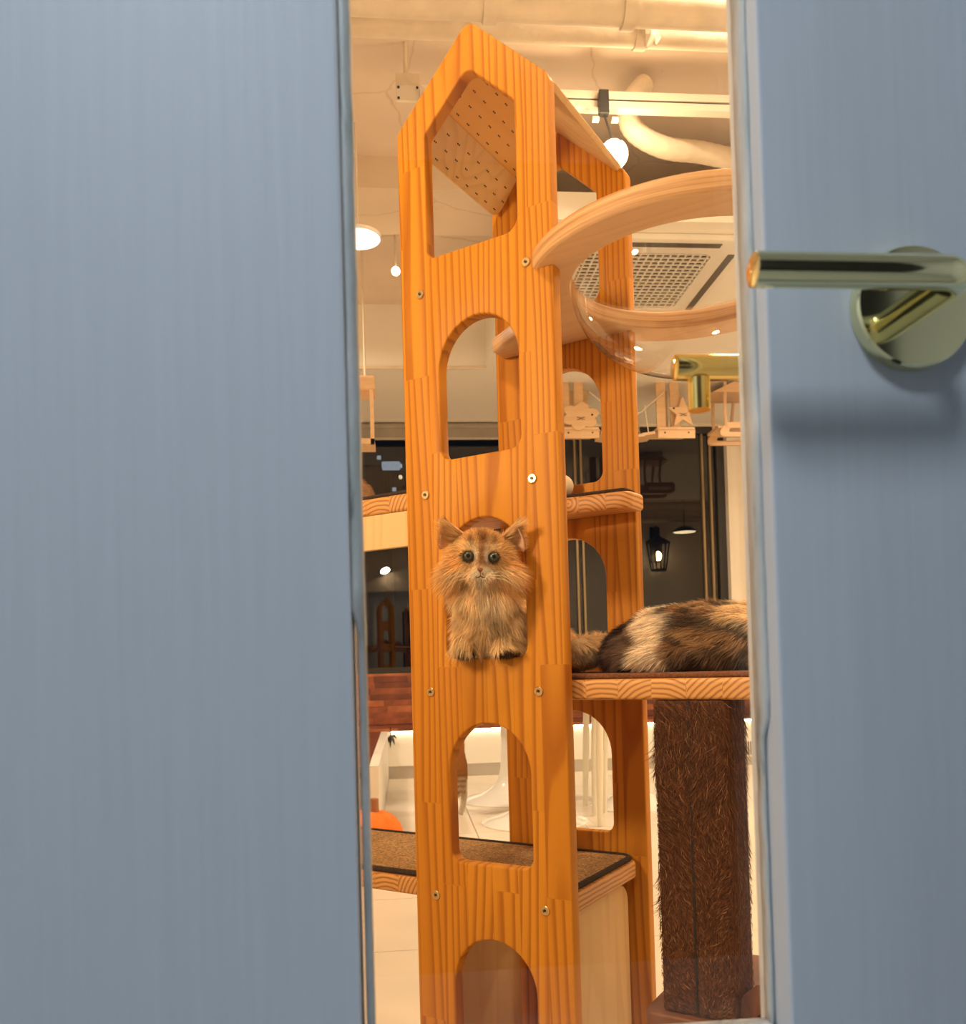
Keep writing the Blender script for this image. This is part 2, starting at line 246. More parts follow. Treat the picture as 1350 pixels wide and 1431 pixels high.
# ------------------------------------------------------------------ object helpers
def tag(o, label=None, cat=None, group=None, kind=None):
    if label: o['label'] = label
    if cat: o['category'] = cat
    if group: o['group'] = group
    if kind: o['kind'] = kind
    return o
def link(name, me, mat=None, parent=None, smooth=False):
    o = bpy.data.objects.new(name, me); COL.objects.link(o)
    if mat and not me.materials: me.materials.append(MATS[mat] if isinstance(mat, str) else mat)
    if parent is not None: o.parent = parent
    if smooth: me.shade_smooth()
    return o
def empty(name, loc=(0, 0, 0), rz=0.0):
    o = bpy.data.objects.new(name, None); COL.objects.link(o); o.location = loc; o.rotation_euler = (0, 0, rz); o.empty_display_size = 0.05
    return o
class MB:
    def __init__(s): s.v = []; s.f = []
    def add(s, vs, fs):
        k = len(s.v); s.v += [tuple(map(float, p)) for p in vs]; s.f += [tuple(i+k for i in f) for f in fs]; return s
    def box(s, a, b):
        (x0, y0, z0), (x1, y1, z1) = a, b
        return s.add([(x0, y0, z0), (x1, y0, z0), (x1, y1, z0), (x0, y1, z0), (x0, y0, z1), (x1, y0, z1), (x1, y1, z1), (x0, y1, z1)],
                     [(0, 3, 2, 1), (4, 5, 6, 7), (0, 1, 5, 4), (1, 2, 6, 5), (2, 3, 7, 6), (3, 0, 4, 7)])
    def tube(s, pts, r, n=12, cap=True):
        P = [np.asarray(p, float) for p in pts]; R = r if hasattr(r, '__len__') else [r]*len(P)
        rings = []; ref = None
        for i, p in enumerate(P):
            d = P[min(i+1, len(P)-1)] - P[max(i-1, 0)]; d = d/np.linalg.norm(d)
            if ref is None: ref = np.array([0, 0, 1.0]) if abs(d[2]) < .9 else np.array([1.0, 0, 0])
            a = np.cross(d, ref); a /= np.linalg.norm(a); b = np.cross(a, d); ref = b
            rings.append([p + R[i]*(a*math.cos(2*math.pi*k/n)+b*math.sin(2*math.pi*k/n)) for k in range(n)])
        vs = [q for rg in rings for q in rg]; fs = []
        for i in range(len(P)-1):
            for k in range(n): fs.append((i*n+k, i*n+(k+1) % n, (i+1)*n+(k+1) % n, (i+1)*n+k))
        if cap: fs.append(tuple(range(n))[::-1]); fs.append(tuple((len(P)-1)*n+k for k in range(n)))
        return s.add(vs, fs)
    def lathe(s, prof, c=(0, 0, 0), n=40):                         # prof: (radius, z)
        vs = []; fs = []
        for r, z in prof:
            for k in range(n): a = 2*math.pi*k/n; vs.append((c[0]+r*math.cos(a), c[1]+r*math.sin(a), c[2]+z))
        for i in range(len(prof)-1):
            for k in range(n): fs.append((i*n+k, i*n+(k+1) % n, (i+1)*n+(k+1) % n, (i+1)*n+k))
        return s.add(vs, fs)
    def mesh(s, name='m'):
        me = bpy.data.meshes.new(name); me.from_pydata(s.v, [], s.f); me.update()
        bm = bmesh.new(); bm.from_mesh(me); bmesh.ops.recalc_face_normals(bm, faces=bm.faces); bm.to_mesh(me); bm.free()
        return me
    def build(s, name, mat, parent=None, smooth=False, bevel=0.0, seg=2, off=None):
        me = s.mesh(name)
        if bevel:
            bm = bmesh.new(); bm.from_mesh(me)
            bmesh.ops.remove_doubles(bm, verts=bm.verts, dist=1e-6)
            ed = [e for e in bm.edges if len(e.link_faces) == 2 and e.calc_face_angle(0) > 0.5]
            bmesh.ops.bevel(bm, geom=ed, offset=bevel, segments=seg, affect='EDGES', profile=0.5); bm.to_mesh(me); bm.free()
        o = link(name, me, mat, parent, smooth)
        if smooth: autosmooth(me)
        return o
def autosmooth(me, ang=0.7):
    me.shade_smooth()
    bm = bmesh.new(); bm.from_mesh(me)
    for e in bm.edges: e.smooth = not (len(e.link_faces) == 2 and e.calc_face_angle(0) > ang)
    bm.to_mesh(me); bm.free()
def round_poly(pts, rad, seg=8):
    n = len(pts); R = rad if hasattr(rad, '__len__') else [rad]*n; out = []
    for i in range(n):
        p = np.array(pts[i], float); a = np.array(pts[i-1], float)-p; b = np.array(pts[(i+1) % n], float)-p
        la, lb = np.linalg.norm(a), np.linalg.norm(b); a /= la; b /= lb
        r = R[i]
        if r <= 1e-6: out.append(tuple(p)); continue
        th = math.acos(max(-1, min(1, a@b))); d = min(r/math.tan(th/2), la*.49, lb*.49); r = d*math.tan(th/2)
        c = p+(a+b)/np.linalg.norm(a+b)*(r/math.sin(th/2)); p0, p1 = p+a*d-c, p+b*d-c
        a0 = math.atan2(p0[1], p0[0]); da = math.atan2(p1[1], p1[0])-a0
        da = (da+math.pi) % (2*math.pi)-math.pi
        for k in range(seg+1): q = a0+da*k/seg; out.append((c[0]+r*math.cos(q), c[1]+r*math.sin(q)))
    return out
def slab_mesh(loops, thick, bevel=0.003, plane='xy'):
    """extruded plate from an outline and hole loops; plane 'xy': thickness along +z from 0; 'xz': thickness along +y"""
    cu = bpy.data.curves.new('c', 'CURVE'); cu.dimensions = '2D'; cu.fill_mode = 'BOTH'
    cu.extrude = max(thick/2-bevel, 1e-5); cu.bevel_depth = bevel; cu.bevel_resolution = 2; cu.offset = -bevel
    for lp in loops:
        s = cu.splines.new('POLY'); s.points.add(len(lp)-1); s.use_cyclic_u = True
        for p, q in zip(s.points, lp): p.co = (q[0], q[1], 0, 1)
    o = bpy.data.objects.new('c', cu); COL.objects.link(o); dg = bpy.context.evaluated_depsgraph_get(); dg.update()
    me = bpy.data.meshes.new_from_object(o.evaluated_get(dg)); bpy.data.objects.remove(o); bpy.data.curves.remove(cu)
    me.materials.clear()
    if plane == 'xy': M = Matrix.Translation((0, 0, thick/2))
    else: M = Matrix(((1, 0, 0, 0), (0, 0, 1, thick/2), (0, 1, 0, 0), (0, 0, 0, 1)))
    me.transform(M)
    bm = bmesh.new(); bm.from_mesh(me); bmesh.ops.remove_doubles(bm, verts=bm.verts, dist=2e-5); bmesh.ops.recalc_face_normals(bm, faces=bm.faces); bm.to_mesh(me); bm.free()
    autosmooth(me, 0.6)
    return me
def edge_material(me, mats, axis=2, lim=0.75):
    """second material on the faces not facing `axis` (the cut edge of a board)"""
    me.materials.clear()
    for m in mats: me.materials.append(MATS[m])
    for p in me.polygons: p.material_index = 0 if abs(p.normal[axis]) > lim else 1
def circle(cx, cy, r, n=48, a0=0, a1=2*math.pi): return [(cx+r*math.cos(a0+(a1-a0)*k/n), cy+r*math.sin(a0+(a1-a0)*k/n)) for k in range(n)]
def copy_obj(o, name=None, parent=None, loc=None):
    c = o.copy(); COL.objects.link(c); c.parent = parent if parent is not None else o.parent
    if loc is not None: c.location = loc
    return c
def struct(name, mb, mat, label, parent=None, **kw):
    o = mb.build(name, mat, parent, **kw); tag(o, label, None, None, 'structure'); return o

# ------------------------------------------------------------------ the door with its tall glass slot
DY0, DY1 = 0.42, 0.46
OX0, OX1, OZ0, OZ1 = -0.0254, 0.1905, 0.700, 1.78
door = empty('door_1', (0, DY0, 0)); tag(door, 'blue-grey painted door with a tall narrow glass slot', None, None, 'structure')
slab = slab_mesh([[(-0.56, 0.006), (0.335, 0.006), (0.335, 2.08), (-0.56, 2.08)], [(OX0, OZ0), (OX1, OZ0), (OX1, OZ1), (OX0, OZ1)]], 0.04, 0.002, 'xz')
link('door_slab', slab, 'door_paint', door)
gp = MB().box((OX0+0.001, 0.0275, OZ0+0.001), (OX1-0.001, 0.0335, OZ1-0.001)).build('glass_pane', 'glass', door)
def bead(name, x0, x1, y0, y1, z0, z1, mat, wob, seed, axis='z', wear=0.0):
    rg = np.random.default_rng(seed); n = 90; mb = MB(); vs = []; fs = []
    for i in range(n+1):
        t = i/n; k = wob*rg.normal(size=4)
        if axis == 'z':
            z = z0+(z1-z0)*t
            g_ = 1.0 if z < wear+0.004*rg.normal() else 0.0; xa = x0+(x1-x0)*0.38*g_; ya = y0 if not g_ else y0+0.006
            vs += [(xa, ya+k[0], z), (x1+k[1], ya+k[2]+0.002, z), (x1+k[1]*.6, y1, z), (xa, y1, z)]
        else:
            x = x0+(x1-x0)*t
            vs += [(x, y0+k[0], z0), (x, y0+k[2], z1+k[1]), (x, y1, z1+k[1]*.6), (x, y1, z0)]
    for i in range(n):
        for j in range(4): fs.append((i*4+j, i*4+(j+1) % 4, i*4+4+(j+1) % 4, i*4+4+j))
    fs += [(0, 1, 2, 3), tuple(n*4+j for j in range(4))]
    o = mb.add(vs, fs).build(name, mat, door); o.data.shade_smooth(); return o
bead('glazing_bead', OX0, OX0+0.0058, 0.003, 0.0275, OZ0, OZ1, 'sealant', 0.00022, 1, wear=0.925)
bead('glazing_bead', OX1, OX1-0.0022, 0.012, 0.0275, OZ0, OZ1, 'sealant', 0.00028, 2, wear=0.86)
bead('glazing_bead', OX0+0.001, OX1-0.001, 0.012, 0.0275, OZ0, OZ0+0.0045, 'sealant', 0.0003, 3, 'x')
# lever handles, both faces: rose, neck, lever with a tight elbow
HX, HZ = 0.2670, 1.0775
def lever(sgn, y_face, tipx, label):
    yl = y_face - sgn*0.045; pts = [(HX, y_face-sgn*0.006, HZ)]
    e = 0.011
    pts.append((HX, yl+sgn*e, HZ))
    for k in range(1, 9):
        a = k/8*math.pi/2; pts.append((HX-e*(1-math.cos(a)), yl+sgn*e*(1-math.sin(a)), HZ))
    pts += [(HX-0.03, yl, HZ), (tipx+0.0016, yl, HZ), (tipx+0.0005, yl, HZ), (tipx, yl, HZ)]
    h = MB().tube(pts, [0.0080]*(len(pts)-2)+[0.0078, 0.0068], 40).build('door_handle', 'brass_satin' if sgn > 0 else 'brass', door); autosmooth(h.data, 0.5)
    tag(h, label)
    prof = [(0.0, 0.0), (0.0312, 0.0), (0.0318, 0.0008), (0.0318, 0.0072), (0.0308, 0.0088), (0.0, 0.0088)]
    me = MB().lathe(prof, n=72).mesh('rose')
    me.transform(Matrix.Translation((HX, y_face, HZ)) @ Matrix.Rotation(math.pi/2*sgn, 4, 'X'))
    r = link('rose', me, 'brass_satin' if sgn > 0 else 'brass', h); autosmooth(me, 0.5)
    return h
lever(1, 0.0, 0.1640, 'brass lever handle with round rose, on the near face')
hin = lever(-1, 0.04, 0.1690, 'polished brass lever handle on the room side, seen through the glass')
me = MB().lathe([(0, 0), (0.0068, 0), (0.0068, 0.0195), (0, 0.0195)], n=32).mesh('stub'); me.transform(Matrix.Translation((0.1842, 0.085, HZ-0.0265)))
autosmooth(link('stub', me, 'brass', hin).data, 0.5)

# ------------------------------------------------------------------ the shell: corridor side and room
RX0, RX1, RY1 = -2.6, 5.2, 7.25; HC = 3.40; HS = 2.95
fwm = MB()
fwm.box((RX0-0.1, DY0-0.02, 0), (-0.60, DY1+0.06, HC)).box((0.375, DY0-0.02, 0), (RX1+0.1, DY1+0.06, HC)).box((-0.60, DY0-0.02, 2.12), (0.375, DY1+0.06, HC))
struct('wall_front', fwm, 'cream_wall', 'cream wall around the blue door')
struct('trim_1', MB().box((-0.60, DY0-0.03, 0), (-0.562, DY1+0.03, 2.12)).box((0.337, DY0-0.03, 0), (0.375, DY1+0.03, 2.12)).box((-0.562, DY0-0.03, 2.082), (0.337, DY1+0.03, 2.12)), 'door_paint', 'blue-grey frame around the door')
struct('floor_corridor', MB().box((-1.3, -1.6, -0.05), (1.5, DY0-0.02, 0)), 'corridor_floor', 'grey corridor floor on the near side of the door')
struct('ceiling_corridor', MB().box((-1.3, -1.6, 2.4), (1.5, DY0-0.02, 2.45)), 'corridor_wall', 'corridor ceiling on the near side of the door')
struct('wall_corridor', MB().box((-1.35, -1.6, 0), (-1.3, DY0-0.02, 2.4)).box((1.5, -1.6, 0), (1.55, DY0-0.02, 2.4)), 'corridor_wall', 'light grey side walls of the corridor behind the camera')
struct('wall_corridor_end', MB().box((-1.35, -1.65, 0), (1.55, -1.6, 2.4)), 'reflection_dark', 'unseen corridor end behind the camera, darkened for the handle reflection')  # unseen end wall kept black so the brass handle mirrors a dark band
# floor: one object, large tiles as its children
floor = struct('floor', MB().box((RX0, DY1-0.04, -0.06), (RX1, RY1+0.1, -0.010)), 'grout', 'pale stone tile floor of the cat room')
TS = 0.60; tile_me = MB().box((0, 0, -0.0105), (TS-0.004, TS-0.004, 0.0)).mesh('tile'); tile_me.materials.append(MATS['tile'])
# grid lines put where two joints are seen
gx0 = atH(660, 1148, 0)[0]; gy0 = atH(550, 1329, 0)[1]
nx0 = math.floor((RX0-gx0)/TS); ny0 = math.floor((DY1+0.02-gy0)/TS)
first = None
for i in range(nx0, math.ceil((RX1-gx0)/TS)):
    for j in range(ny0, math.ceil((6.8-gy0)/TS)):
        o = link('tile', tile_me, None, floor); o.location = (gx0+i*TS, gy0+j*TS, 0)
# walls
struct('wall_left', MB().box((RX0-0.1, DY1, 0), (RX0, RY1, HC)), 'cream_wall', 'cream side wall left of the cat room')
struct('wall_right', MB().box((RX1, DY1, 0), (RX1+0.1, RY1, HC)), 'cream_wall', 'cream side wall right of the cat room')
WX0, WX1 = -1.9, atY(1015, 700, RY1)[0]; WZ0, WZ1 = 0.83, HS-0.02
struct('wall_back', MB().box((RX0-0.1, RY1, 0), (RX1+0.1, RY1+0.2, WZ0)).box((RX0-0.1, RY1, WZ0), (WX0, RY1+0.2, HC)).box((WX1, RY1, WZ0), (RX1+0.1, RY1+0.2, HC)).box((WX0, RY1, WZ1), (WX1, RY1+0.2, HC)),
       'cream_wall', 'cream wall around the dark window at the far end')
struct('ceiling', MB().box((RX0-0.1, DY1, HC), (RX1+0.1, RY1+0.2, HC+0.1)), 'cream_plaster', 'rough cream-painted concrete ceiling with bare services')
SF = 5.88
struct('ceiling_soffit', MB().box((RX0, SF, HS), (RX1, RY1, HC)), 'white_soffit', 'lowered white ceiling strip in front of the window')
SRX = 0.62; SRY = 3.86
struct('ceiling_dropped', MB().box((SRX, SRY, HS), (RX1, SF, HS+0.02)).box((SRX, SRY, HS+0.02), (SRX+0.02, SF, HC)).box((SRX+0.02, SRY, HS+0.02), (RX1, SRY+0.02, HS+0.13)), 'white_soffit', 'lowered white ceiling panel that carries the air conditioner')
struct('trim_2', MB().box((RX0, SF-0.012, HS-0.004), (SRX, SF+0.0, HS+0.015)), 'pipe_paint', 'thin moulding along the edge of the lowered ceiling')
struct('ceiling_beam', MB().box((RX0, 4.15, HC-0.16), (SRX-0.01, 4.6, HC)), 'cream_plaster', 'painted concrete beam across the ceiling')
# window
win = empty('window_1', (0, RY1, 0)); tag(win, 'wide dark night window at the far end of the room', None, None, 'structure')
fr = MB()
for a, b in (((WX0, 0.02, WZ0), (WX1, 0.10, WZ0+0.05)), ((WX0, 0.02, WZ1-0.06), (WX1, 0.10, WZ1)), ((WX0, 0.02, WZ0), (WX0+0.06, 0.10, WZ1)), ((WX1-0.07, 0.02, WZ0), (WX1, 0.10, WZ1))): fr.box(a, b)
fr.build('window_frame', 'window_frame', win)
mulx = [atY(868, 700, RY1)[0], atY(560, 700, RY1)[0]-0.75]
for x in mulx: MB().box((x-0.07, 0.03, WZ0+0.05), (x+0.07, 0.09, WZ1-0.06)).build('mullion', 'window_frame', win)
for px in (806, 814.5, 985, 996):
    x = atY(px, 700, RY1)[0]; MB().box((x-0.009, 0.03, WZ0+0.05), (x+0.009, 0.085, WZ1-0.06)).build('mullion', 'window_brass', win)
xs = [WX0+0.06, mulx[1], mulx[0], WX1-0.07]
for a, b in zip(xs[:-1], xs[1:]): MB().box((a, 0.055, WZ0+0.05), (b, 0.063, WZ1-0.06)).build('window_pane', 'window_glass', win)
MB().box((WX0-0.02, -0.03, WZ0-0.03), (WX1+0.02, 0.02, WZ0)).build('window_sill', 'acacia_2', win)
struct('trim_3', MB().box((WX1+0.0, RY1-0.05, WZ0), (WX1+0.09, RY1, HS)), 'cream_wall', 'cream post standing at the right side of the window')
# roller blind, drawn up
bl = empty('roller_blind', (0, RY1-0.06, 0)); tag(bl, 'grey fabric roller blind pulled up at the top of the window', 'blind')
bx0, bx1 = WX0, atY(742, 600, RY1)[0]
MB().box((bx0, 0.0, HS-0.13), (bx1, 0.006, HS-0.005)).build('blind_cloth', 'blind', bl)
MB().tube([(bx0, 0.0, HS-0.03), (bx1, 0.0, HS-0.03)], 0.024, 14).build('blind_roll', 'blind', bl, True)
MB().box((bx0, -0.008, HS-0.15), (bx1, 0.012, HS-0.13)).build('bottom_bar', 'steel', bl)

# ------------------------------------------------------------------ bench under the window, lit from below its edge
BY = 6.75; BH = 0.40; BX0 = atH(543, 1092, 0)[0]
be = empty('window_bench', (0, BY, 0)); tag(be, 'long white bench with wooden top and glowing strip under its edge', 'bench')
MB().box((BX0, 0.03, 0.10), (RX1-0.02, 0.08, BH-0.02)).build('front_panel', 'white_panel', be)
MB().box((BX0, 0.045, 0.0), (RX1-0.02, 0.09, 0.10)).build('kick_plate', 'steel', be)
MB().box((BX0-0.05, -2.3, 0.0), (BX0, 0.09, BH-0.02)).build('side_panel', 'white_panel', be)
MB().box((BX0-0.052, -2.3, 0.0), (BX0+0.004, 0.03, 0.03)).build('kick_plate', 'steel', be)
MB().box((BX0+0.03, 0.012, BH-0.034), (RX1-0.05, 0.027, BH-0.022)).build('light_strip', 'led', be)
# wooden blocks: seat (laid flat) and wainscot (upright) are built of staves
rg = random.Random(3)
bl_me = {}
for ln_ in (0.28, 0.38, 0.48):
    for mt in ('acacia_1', 'acacia_2', 'acacia_3'):
        me = MB().box((0.001, 0, 0.001), (ln_-0.001, 0.022, 0.0515)).mesh('wood_block'); me.materials.append(MATS[mt]); bl_me[ln_, mt] = me
        me2 = MB().box((0.001, 0.001, -0.02), (ln_-0.001, 0.0595, 0)).mesh('wood_block'); me2.materials.append(MATS[mt]); bl_me[ln_, mt, 's'] = me2
seat = MB().box((BX0, 0.0, BH-0.022), (RX1-0.02, RY1-BY-0.03, BH-0.0205)).box((BX0-0.6, -2.3, BH-0.022), (BX0, RY1-BY-0.03, BH-0.0205)).build('seat', 'acacia_3', be)
for r in range(8):
    x = BX0-0.35-rg.random()*0.2
    while x < 2.0:
        l_ = rg.choice((0.28, 0.38, 0.48)); o = link('wood_block', bl_me[l_, rg.choice(('acacia_1', 'acacia_2', 'acacia_1', 'acacia_3')), 's'], None, seat); o.location = (x, r*0.0585, BH); x += l_
back = MB().box((-1.9, RY1-BY-0.03, BH-0.02), (RX1-0.02, RY1-BY-0.004, WZ0-0.03)).build('wainscot', 'acacia_3', be)
for r in range(8):
    x = -1.0-rg.random()*0.3
    while x < 2.6:
        l_ = rg.choice((0.28, 0.38, 0.48)); o = link('wood_block', bl_me[l_, rg.choice(('acacia_1', 'acacia_2', 'acacia_1', 'acacia_3'))], None, back)
        o.location = (x, RY1-BY-0.052-(0.006 if rg.random() < .3 else 0), BH+0.004+r*0.0505); x += l_
vg = empty('vent_grille', tuple(atY(1054, 1045, BY+0.029))); tag(vg, 'small slatted vent grille low on the white bench front', 'vent')
MB().box((-0.09, -0.004, -0.07), (0.09, 0.001, 0.07)).build('plate', 'white_panel', vg)
sl_me = MB().box((-0.004, -0.010, -0.055), (0.004, -0.004, 0.055)).mesh('slat'); sl_me.materials.append(MATS['ac_dark'])
for k in range(8): link('slat', sl_me, None, vg).location = (-0.07+k*0.02, 0, 0)
# wall socket low on the side panel
so = empty('wall_socket', tuple(atY(536, 1079, BY+0.028))); tag(so, 'white socket block at the foot of the bench corner', 'socket')
MB().box((-0.055, -0.02, -0.055), (0.035, 0.0, 0.055)).build('plate', 'white_gloss', so, bevel=0.006); MB().box((-0.03, -0.024, -0.02), (0.01, -0.02, 0.02)).build('socket_face', 'steel', so)
# feather teaser hanging on the bench front
ft = empty('feather_toy', tuple(atY(546, 1032, BY-0.005))); tag(ft, 'small dark feather teaser toy hanging at the bench corner', 'cat toy')
ft.location.y = BY-0.012
MB().tube([(0, 0, 0.02), (0.0, -0.01, 0.09)], 0.004, 6).build('cord', 'dark', ft)
for k, (dx, dz) in enumerate(((-0.02, -0.03), (0.03, -0.05), (-0.005, -0.07), (0.045, 0.0))):
    MB().tube([(0, 0, 0.02), (dx*.6, -0.006, 0.02+dz*.5), (dx, -0.008, dz)], [0.004, 0.012, 0.002], 6).build('feather', 'feather' if k % 2 else 'dark', ft)

# ------------------------------------------------------------------ ceiling services
def pipe(px0, py0, px1, py1, Y, r, label, mat='pipe_paint'):
    a = atY(px0, py0, Y); b = atY(px1, py1, Y); z = (a[2]+b[2])/2
    p = empty('ceiling_pipe', (0, Y, z)); tag(p, label, 'pipe')
    MB().tube([(RX0+0.02, 0, 0), (RX1-0.02, 0, 0)], r, 20).build('pipe_run', mat, p, True)
    for x in (a[0]+0.4, b[0]-0.35):
        MB().tube([(x-0.02, 0, 0), (x+0.02, 0, 0)], r+0.008, 20).build('clamp', mat, p, True)
        MB().tube([(x, 0, r), (x, 0, HC-z)], 0.008, 8).build('hanger_rod', mat, p)
    return p
pipe(500, 2, 1030, 18, 2.55, 0.045, 'thick painted ceiling pipe at the very top, nearest the door')
pipe(500, 32, 1030, 55, 2.85, 0.040, 'painted ceiling pipe just behind the nearest one')
# lagging scrap tied round the pipe
lg = empty('pipe_wrap', tuple(atY(905, 52, 2.80))); tag(lg, 'crumpled painted tape tied around the ceiling pipe', 'tape')
MB().tube([(0, 0, 0.10), (0.01, -0.01, 0.03), (0.0, -0.02, -0.02), (-0.012, -0.02, -0.05)], [0.02, 0.035, 0.022, 0.006], 7).build('tape_tail', 'pipe_paint', lg)
MB().tube([(0.012, 0, 0.02), (0.028, -0.015, -0.015), (0.02, -0.02, -0.04)], [0.02, 0.014, 0.004], 6).build('tape_tail', 'pipe_paint', lg)
# conduit and plate at left
cp = empty('junction_plate', tuple(atY(571, 130, 3.36))); tag(cp, 'flat painted junction plate with screws behind the tower gable', 'plate')
MB().box((-0.05, 0, -0.032), (0.045, 0.012, 0.032)).build('plate', 'cream_wall', cp, bevel=0.002)
for x, z in ((-0.04, 0.022), (0.035, 0.022), (-0.04, -0.022)): MB().tube([(x, 0.002, z), (x, -0.004, z)], 0.005, 8).build('screw', 'dark', cp)
MB().box((-0.05, 0.004, 0.033), (0.045, 0.05, 0.085)).build('bracket', 'pipe_paint', cp)
MB().tube([(-0.01, 0.02, 0.085), (-0.01, 0.02, 0.32)], 0.008, 8).build('hanger_rod', 'pipe_paint', cp)
# track rail with globe spotlight
TY = 3.35; ta = atY(776, 139, TY); RZ = ta[2]
tr = empty('track_rail', (0, TY, RZ)); tag(tr, 'white lighting track with a dark slot hung under the ceiling', 'light track')
x0, x1 = atY(590, 135, TY)[0], RX1-1.0
MB().box((x0, -0.012, 0.004), (x1, 0.03, 0.034)).box((x0, -0.012, -0.034), (x1, 0.03, -0.006)).build('rail_body', 'cream_wall', tr)
MB().box((x0, -0.002, -0.006), (x1, 0.03, 0.004)).build('rail_slot', 'dark', tr)
for x in (x0+0.3, x0+1.6): MB().tube([(x, 0.01, 0.034), (x, 0.01, HC-RZ)], 0.007, 8).build('hanger_rod', 'pipe_paint', tr)
gl = atY(858, 216, TY-0.03); bt = atY(843, 132, TY-0.03)
sp = empty('track_spotlight', tuple(bt)); tag(sp, 'glowing round spotlight hanging from the ceiling track', 'spotlight')
MB().box((-0.02, -0.016, -0.085), (0.02, 0.016, 0.012)).build('adapter', 'black_metal', sp, bevel=0.003)
g = gl-bt
MB().tube([(0, 0, -0.08), (0.01, 0, -0.11), (g[0]*.8, 0, g[2]*.72)], 0.005, 8).build('stem', 'black_metal', sp)
for dx in (-0.035, 0.045): MB().box((dx-0.014, -0.01, -0.112), (dx+0.014, 0.01, -0.094)).build('clip', 'cream_paint', sp, bevel=0.003)
me = MB().lathe([(0.056*math.sin(a), -0.056*math.cos(a)) for a in np.linspace(0.001, math.pi-.001, 18)], n=28).mesh('bulb')
me.transform(Matrix.Translation(g)); bo = link('bulb', me, 'lamp_warm', sp, True)
me = MB().lathe([(0.0565, -0.003), (0.059, -0.003), (0.059, 0.003), (0.0565, 0.003)], n=28).mesh('ring'); me.transform(Matrix.Translation(g) @ Matrix.Rotation(0.5, 4, 'Z') @ Matrix.Rotation(1.25, 4, 'Y')); link('ring', me, 'black_metal', bo)
pl = bpy.data.lights.new('track_spotlight_glow', 'POINT'); pl.energy = 14; pl.color = WARM; pl.shadow_soft_size = 0.056
po = bpy.data.objects.new('track_spotlight_glow', pl); COL.objects.link(po); po.location = gl + np.array([0.0, -0.075, -0.02])
# flexible duct
D = [atY(*p, Y) for p, Y in (((900, 118), 3.50), ((878, 150), 3.46), ((886, 182), 3.46), ((928, 206), 3.5), ((985, 214), 3.58), ((1040, 230), 3.66), ((1080, 262), 3.72))]
def catmull(P, n=8):
    P = [np.asarray(p) for p in P]; P = [2*P[0]-P[1]]+P+[2*P[-1]-P[-2]]; out = []
    for i in range(1, len(P)-2):
        for k in range(n):
            t = k/n; out.append(.5*((2*P[i])+(-P[i-1]+P[i+1])*t+(2*P[i-1]-5*P[i]+4*P[i+1]-P[i+2])*t*t+(-P[i-1]+3*P[i]-3*P[i+1]+P[i+2])*t**3))
    return out+[P[-2]]
cur = catmull(D, 10); base = cur[0].copy()
fd = MB().tube([p-base for p in cur], [0.043+0.002*(i % 2) for i in range(len(cur))], 16).build('flexible_duct', 'pipe_paint', None, True); fd.location = base
tag(fd, 'painted flexible duct bending down beside the spotlight', 'duct')
# round cool ceiling lamp, half hidden by the door edge
lp = atY(500, 333, 3.9)
cl = empty('ceiling_lamp', tuple(lp)); tag(cl, 'round cool white ceiling lamp beside the door edge', 'lamp')
MB().lathe([(0, -0.008), (0.094, -0.008), (0.10, -0.002), (0.098, 0.012), (0, 0.012)], n=40).build('diffuser', 'lamp_cool', cl, True)
MB().lathe([(0.102, -0.004), (0.107, -0.004), (0.107, 0.012), (0.098, 0.018), (0.0, 0.018)], n=40).build('rim', 'white_gloss', cl, True)
MB().tube([(0, 0, 0.016), (0, 0, HC-lp[2])], 0.005, 8).build('rod', 'pipe_paint', cl)
bp = atY(553, 379, 4.7)
bb = empty('bare_bulb', tuple(bp)); tag(bb, 'tiny bright bulb peeking out left of the tower gable', 'bulb')
MB().lathe([(0.024*math.sin(a), -0.024*math.cos(a)) for a in np.linspace(0.001, math.pi-.001, 10)], n=14).build('globe', 'lamp_warm', bb, True)
MB().tube([(0, 0, 0.02), (0, 0, HC-bp[2])], 0.006, 8).build('cable', 'pipe_paint', bb)
# air conditioner cassette in the dropped ceiling
acx1 = atH(1034, 352, HS)[0]; acy0 = atH(960, 326, HS)[1]; acx0 = acx1-0.95; acy1 = acy0+0.95
ac = empty('ceiling_air_conditioner', ((acx0+acx1)/2, (acy0+acy1)/2, HS)); tag(ac, 'square white ceiling air conditioner with lattice grille', 'air conditioner')
q = 0.475
link('panel', slab_mesh([round_poly([(-q, -q), (q, -q), (q, q), (-q, q)], 0.06), round_poly([(-.325, -.325), (.325, -.325), (.325, .325), (-.325, .325)], 0.05)], 0.03, 0.006), 'ac_white', ac).location = (0, 0, -0.03)
MB().box((-.325, -.325, -0.006), (.325, .325, -0.002)).build('filter_backing', 'ac_dark', ac)
for s in range(4):
    m_ = MB().box((-0.33, -0.017, -0.034), (0.33, 0.02, -0.0295)).build('louvre', 'ac_dark', ac); m_.rotation_euler = (0, 0, s*math.pi/2); m_.location = (0.42*math.sin(s*math.pi/2), -0.42*math.cos(s*math.pi/2), 0)
ba = MB().box((-0.325, -0.004, -0.026), (0.325, 0.004, -0.018)).mesh('grille_bar'); ba.materials.append(MATS['ac_white'])
for k in range(17):
    o = link('grille_bar', ba, None, ac); o.location = (0, -0.31+k*0.03875, 0)
    o = link('grille_bar', ba, None, ac); o.rotation_euler = (0, 0, math.pi/2); o.location = (-0.31+k*0.03875, 0, 0.002)

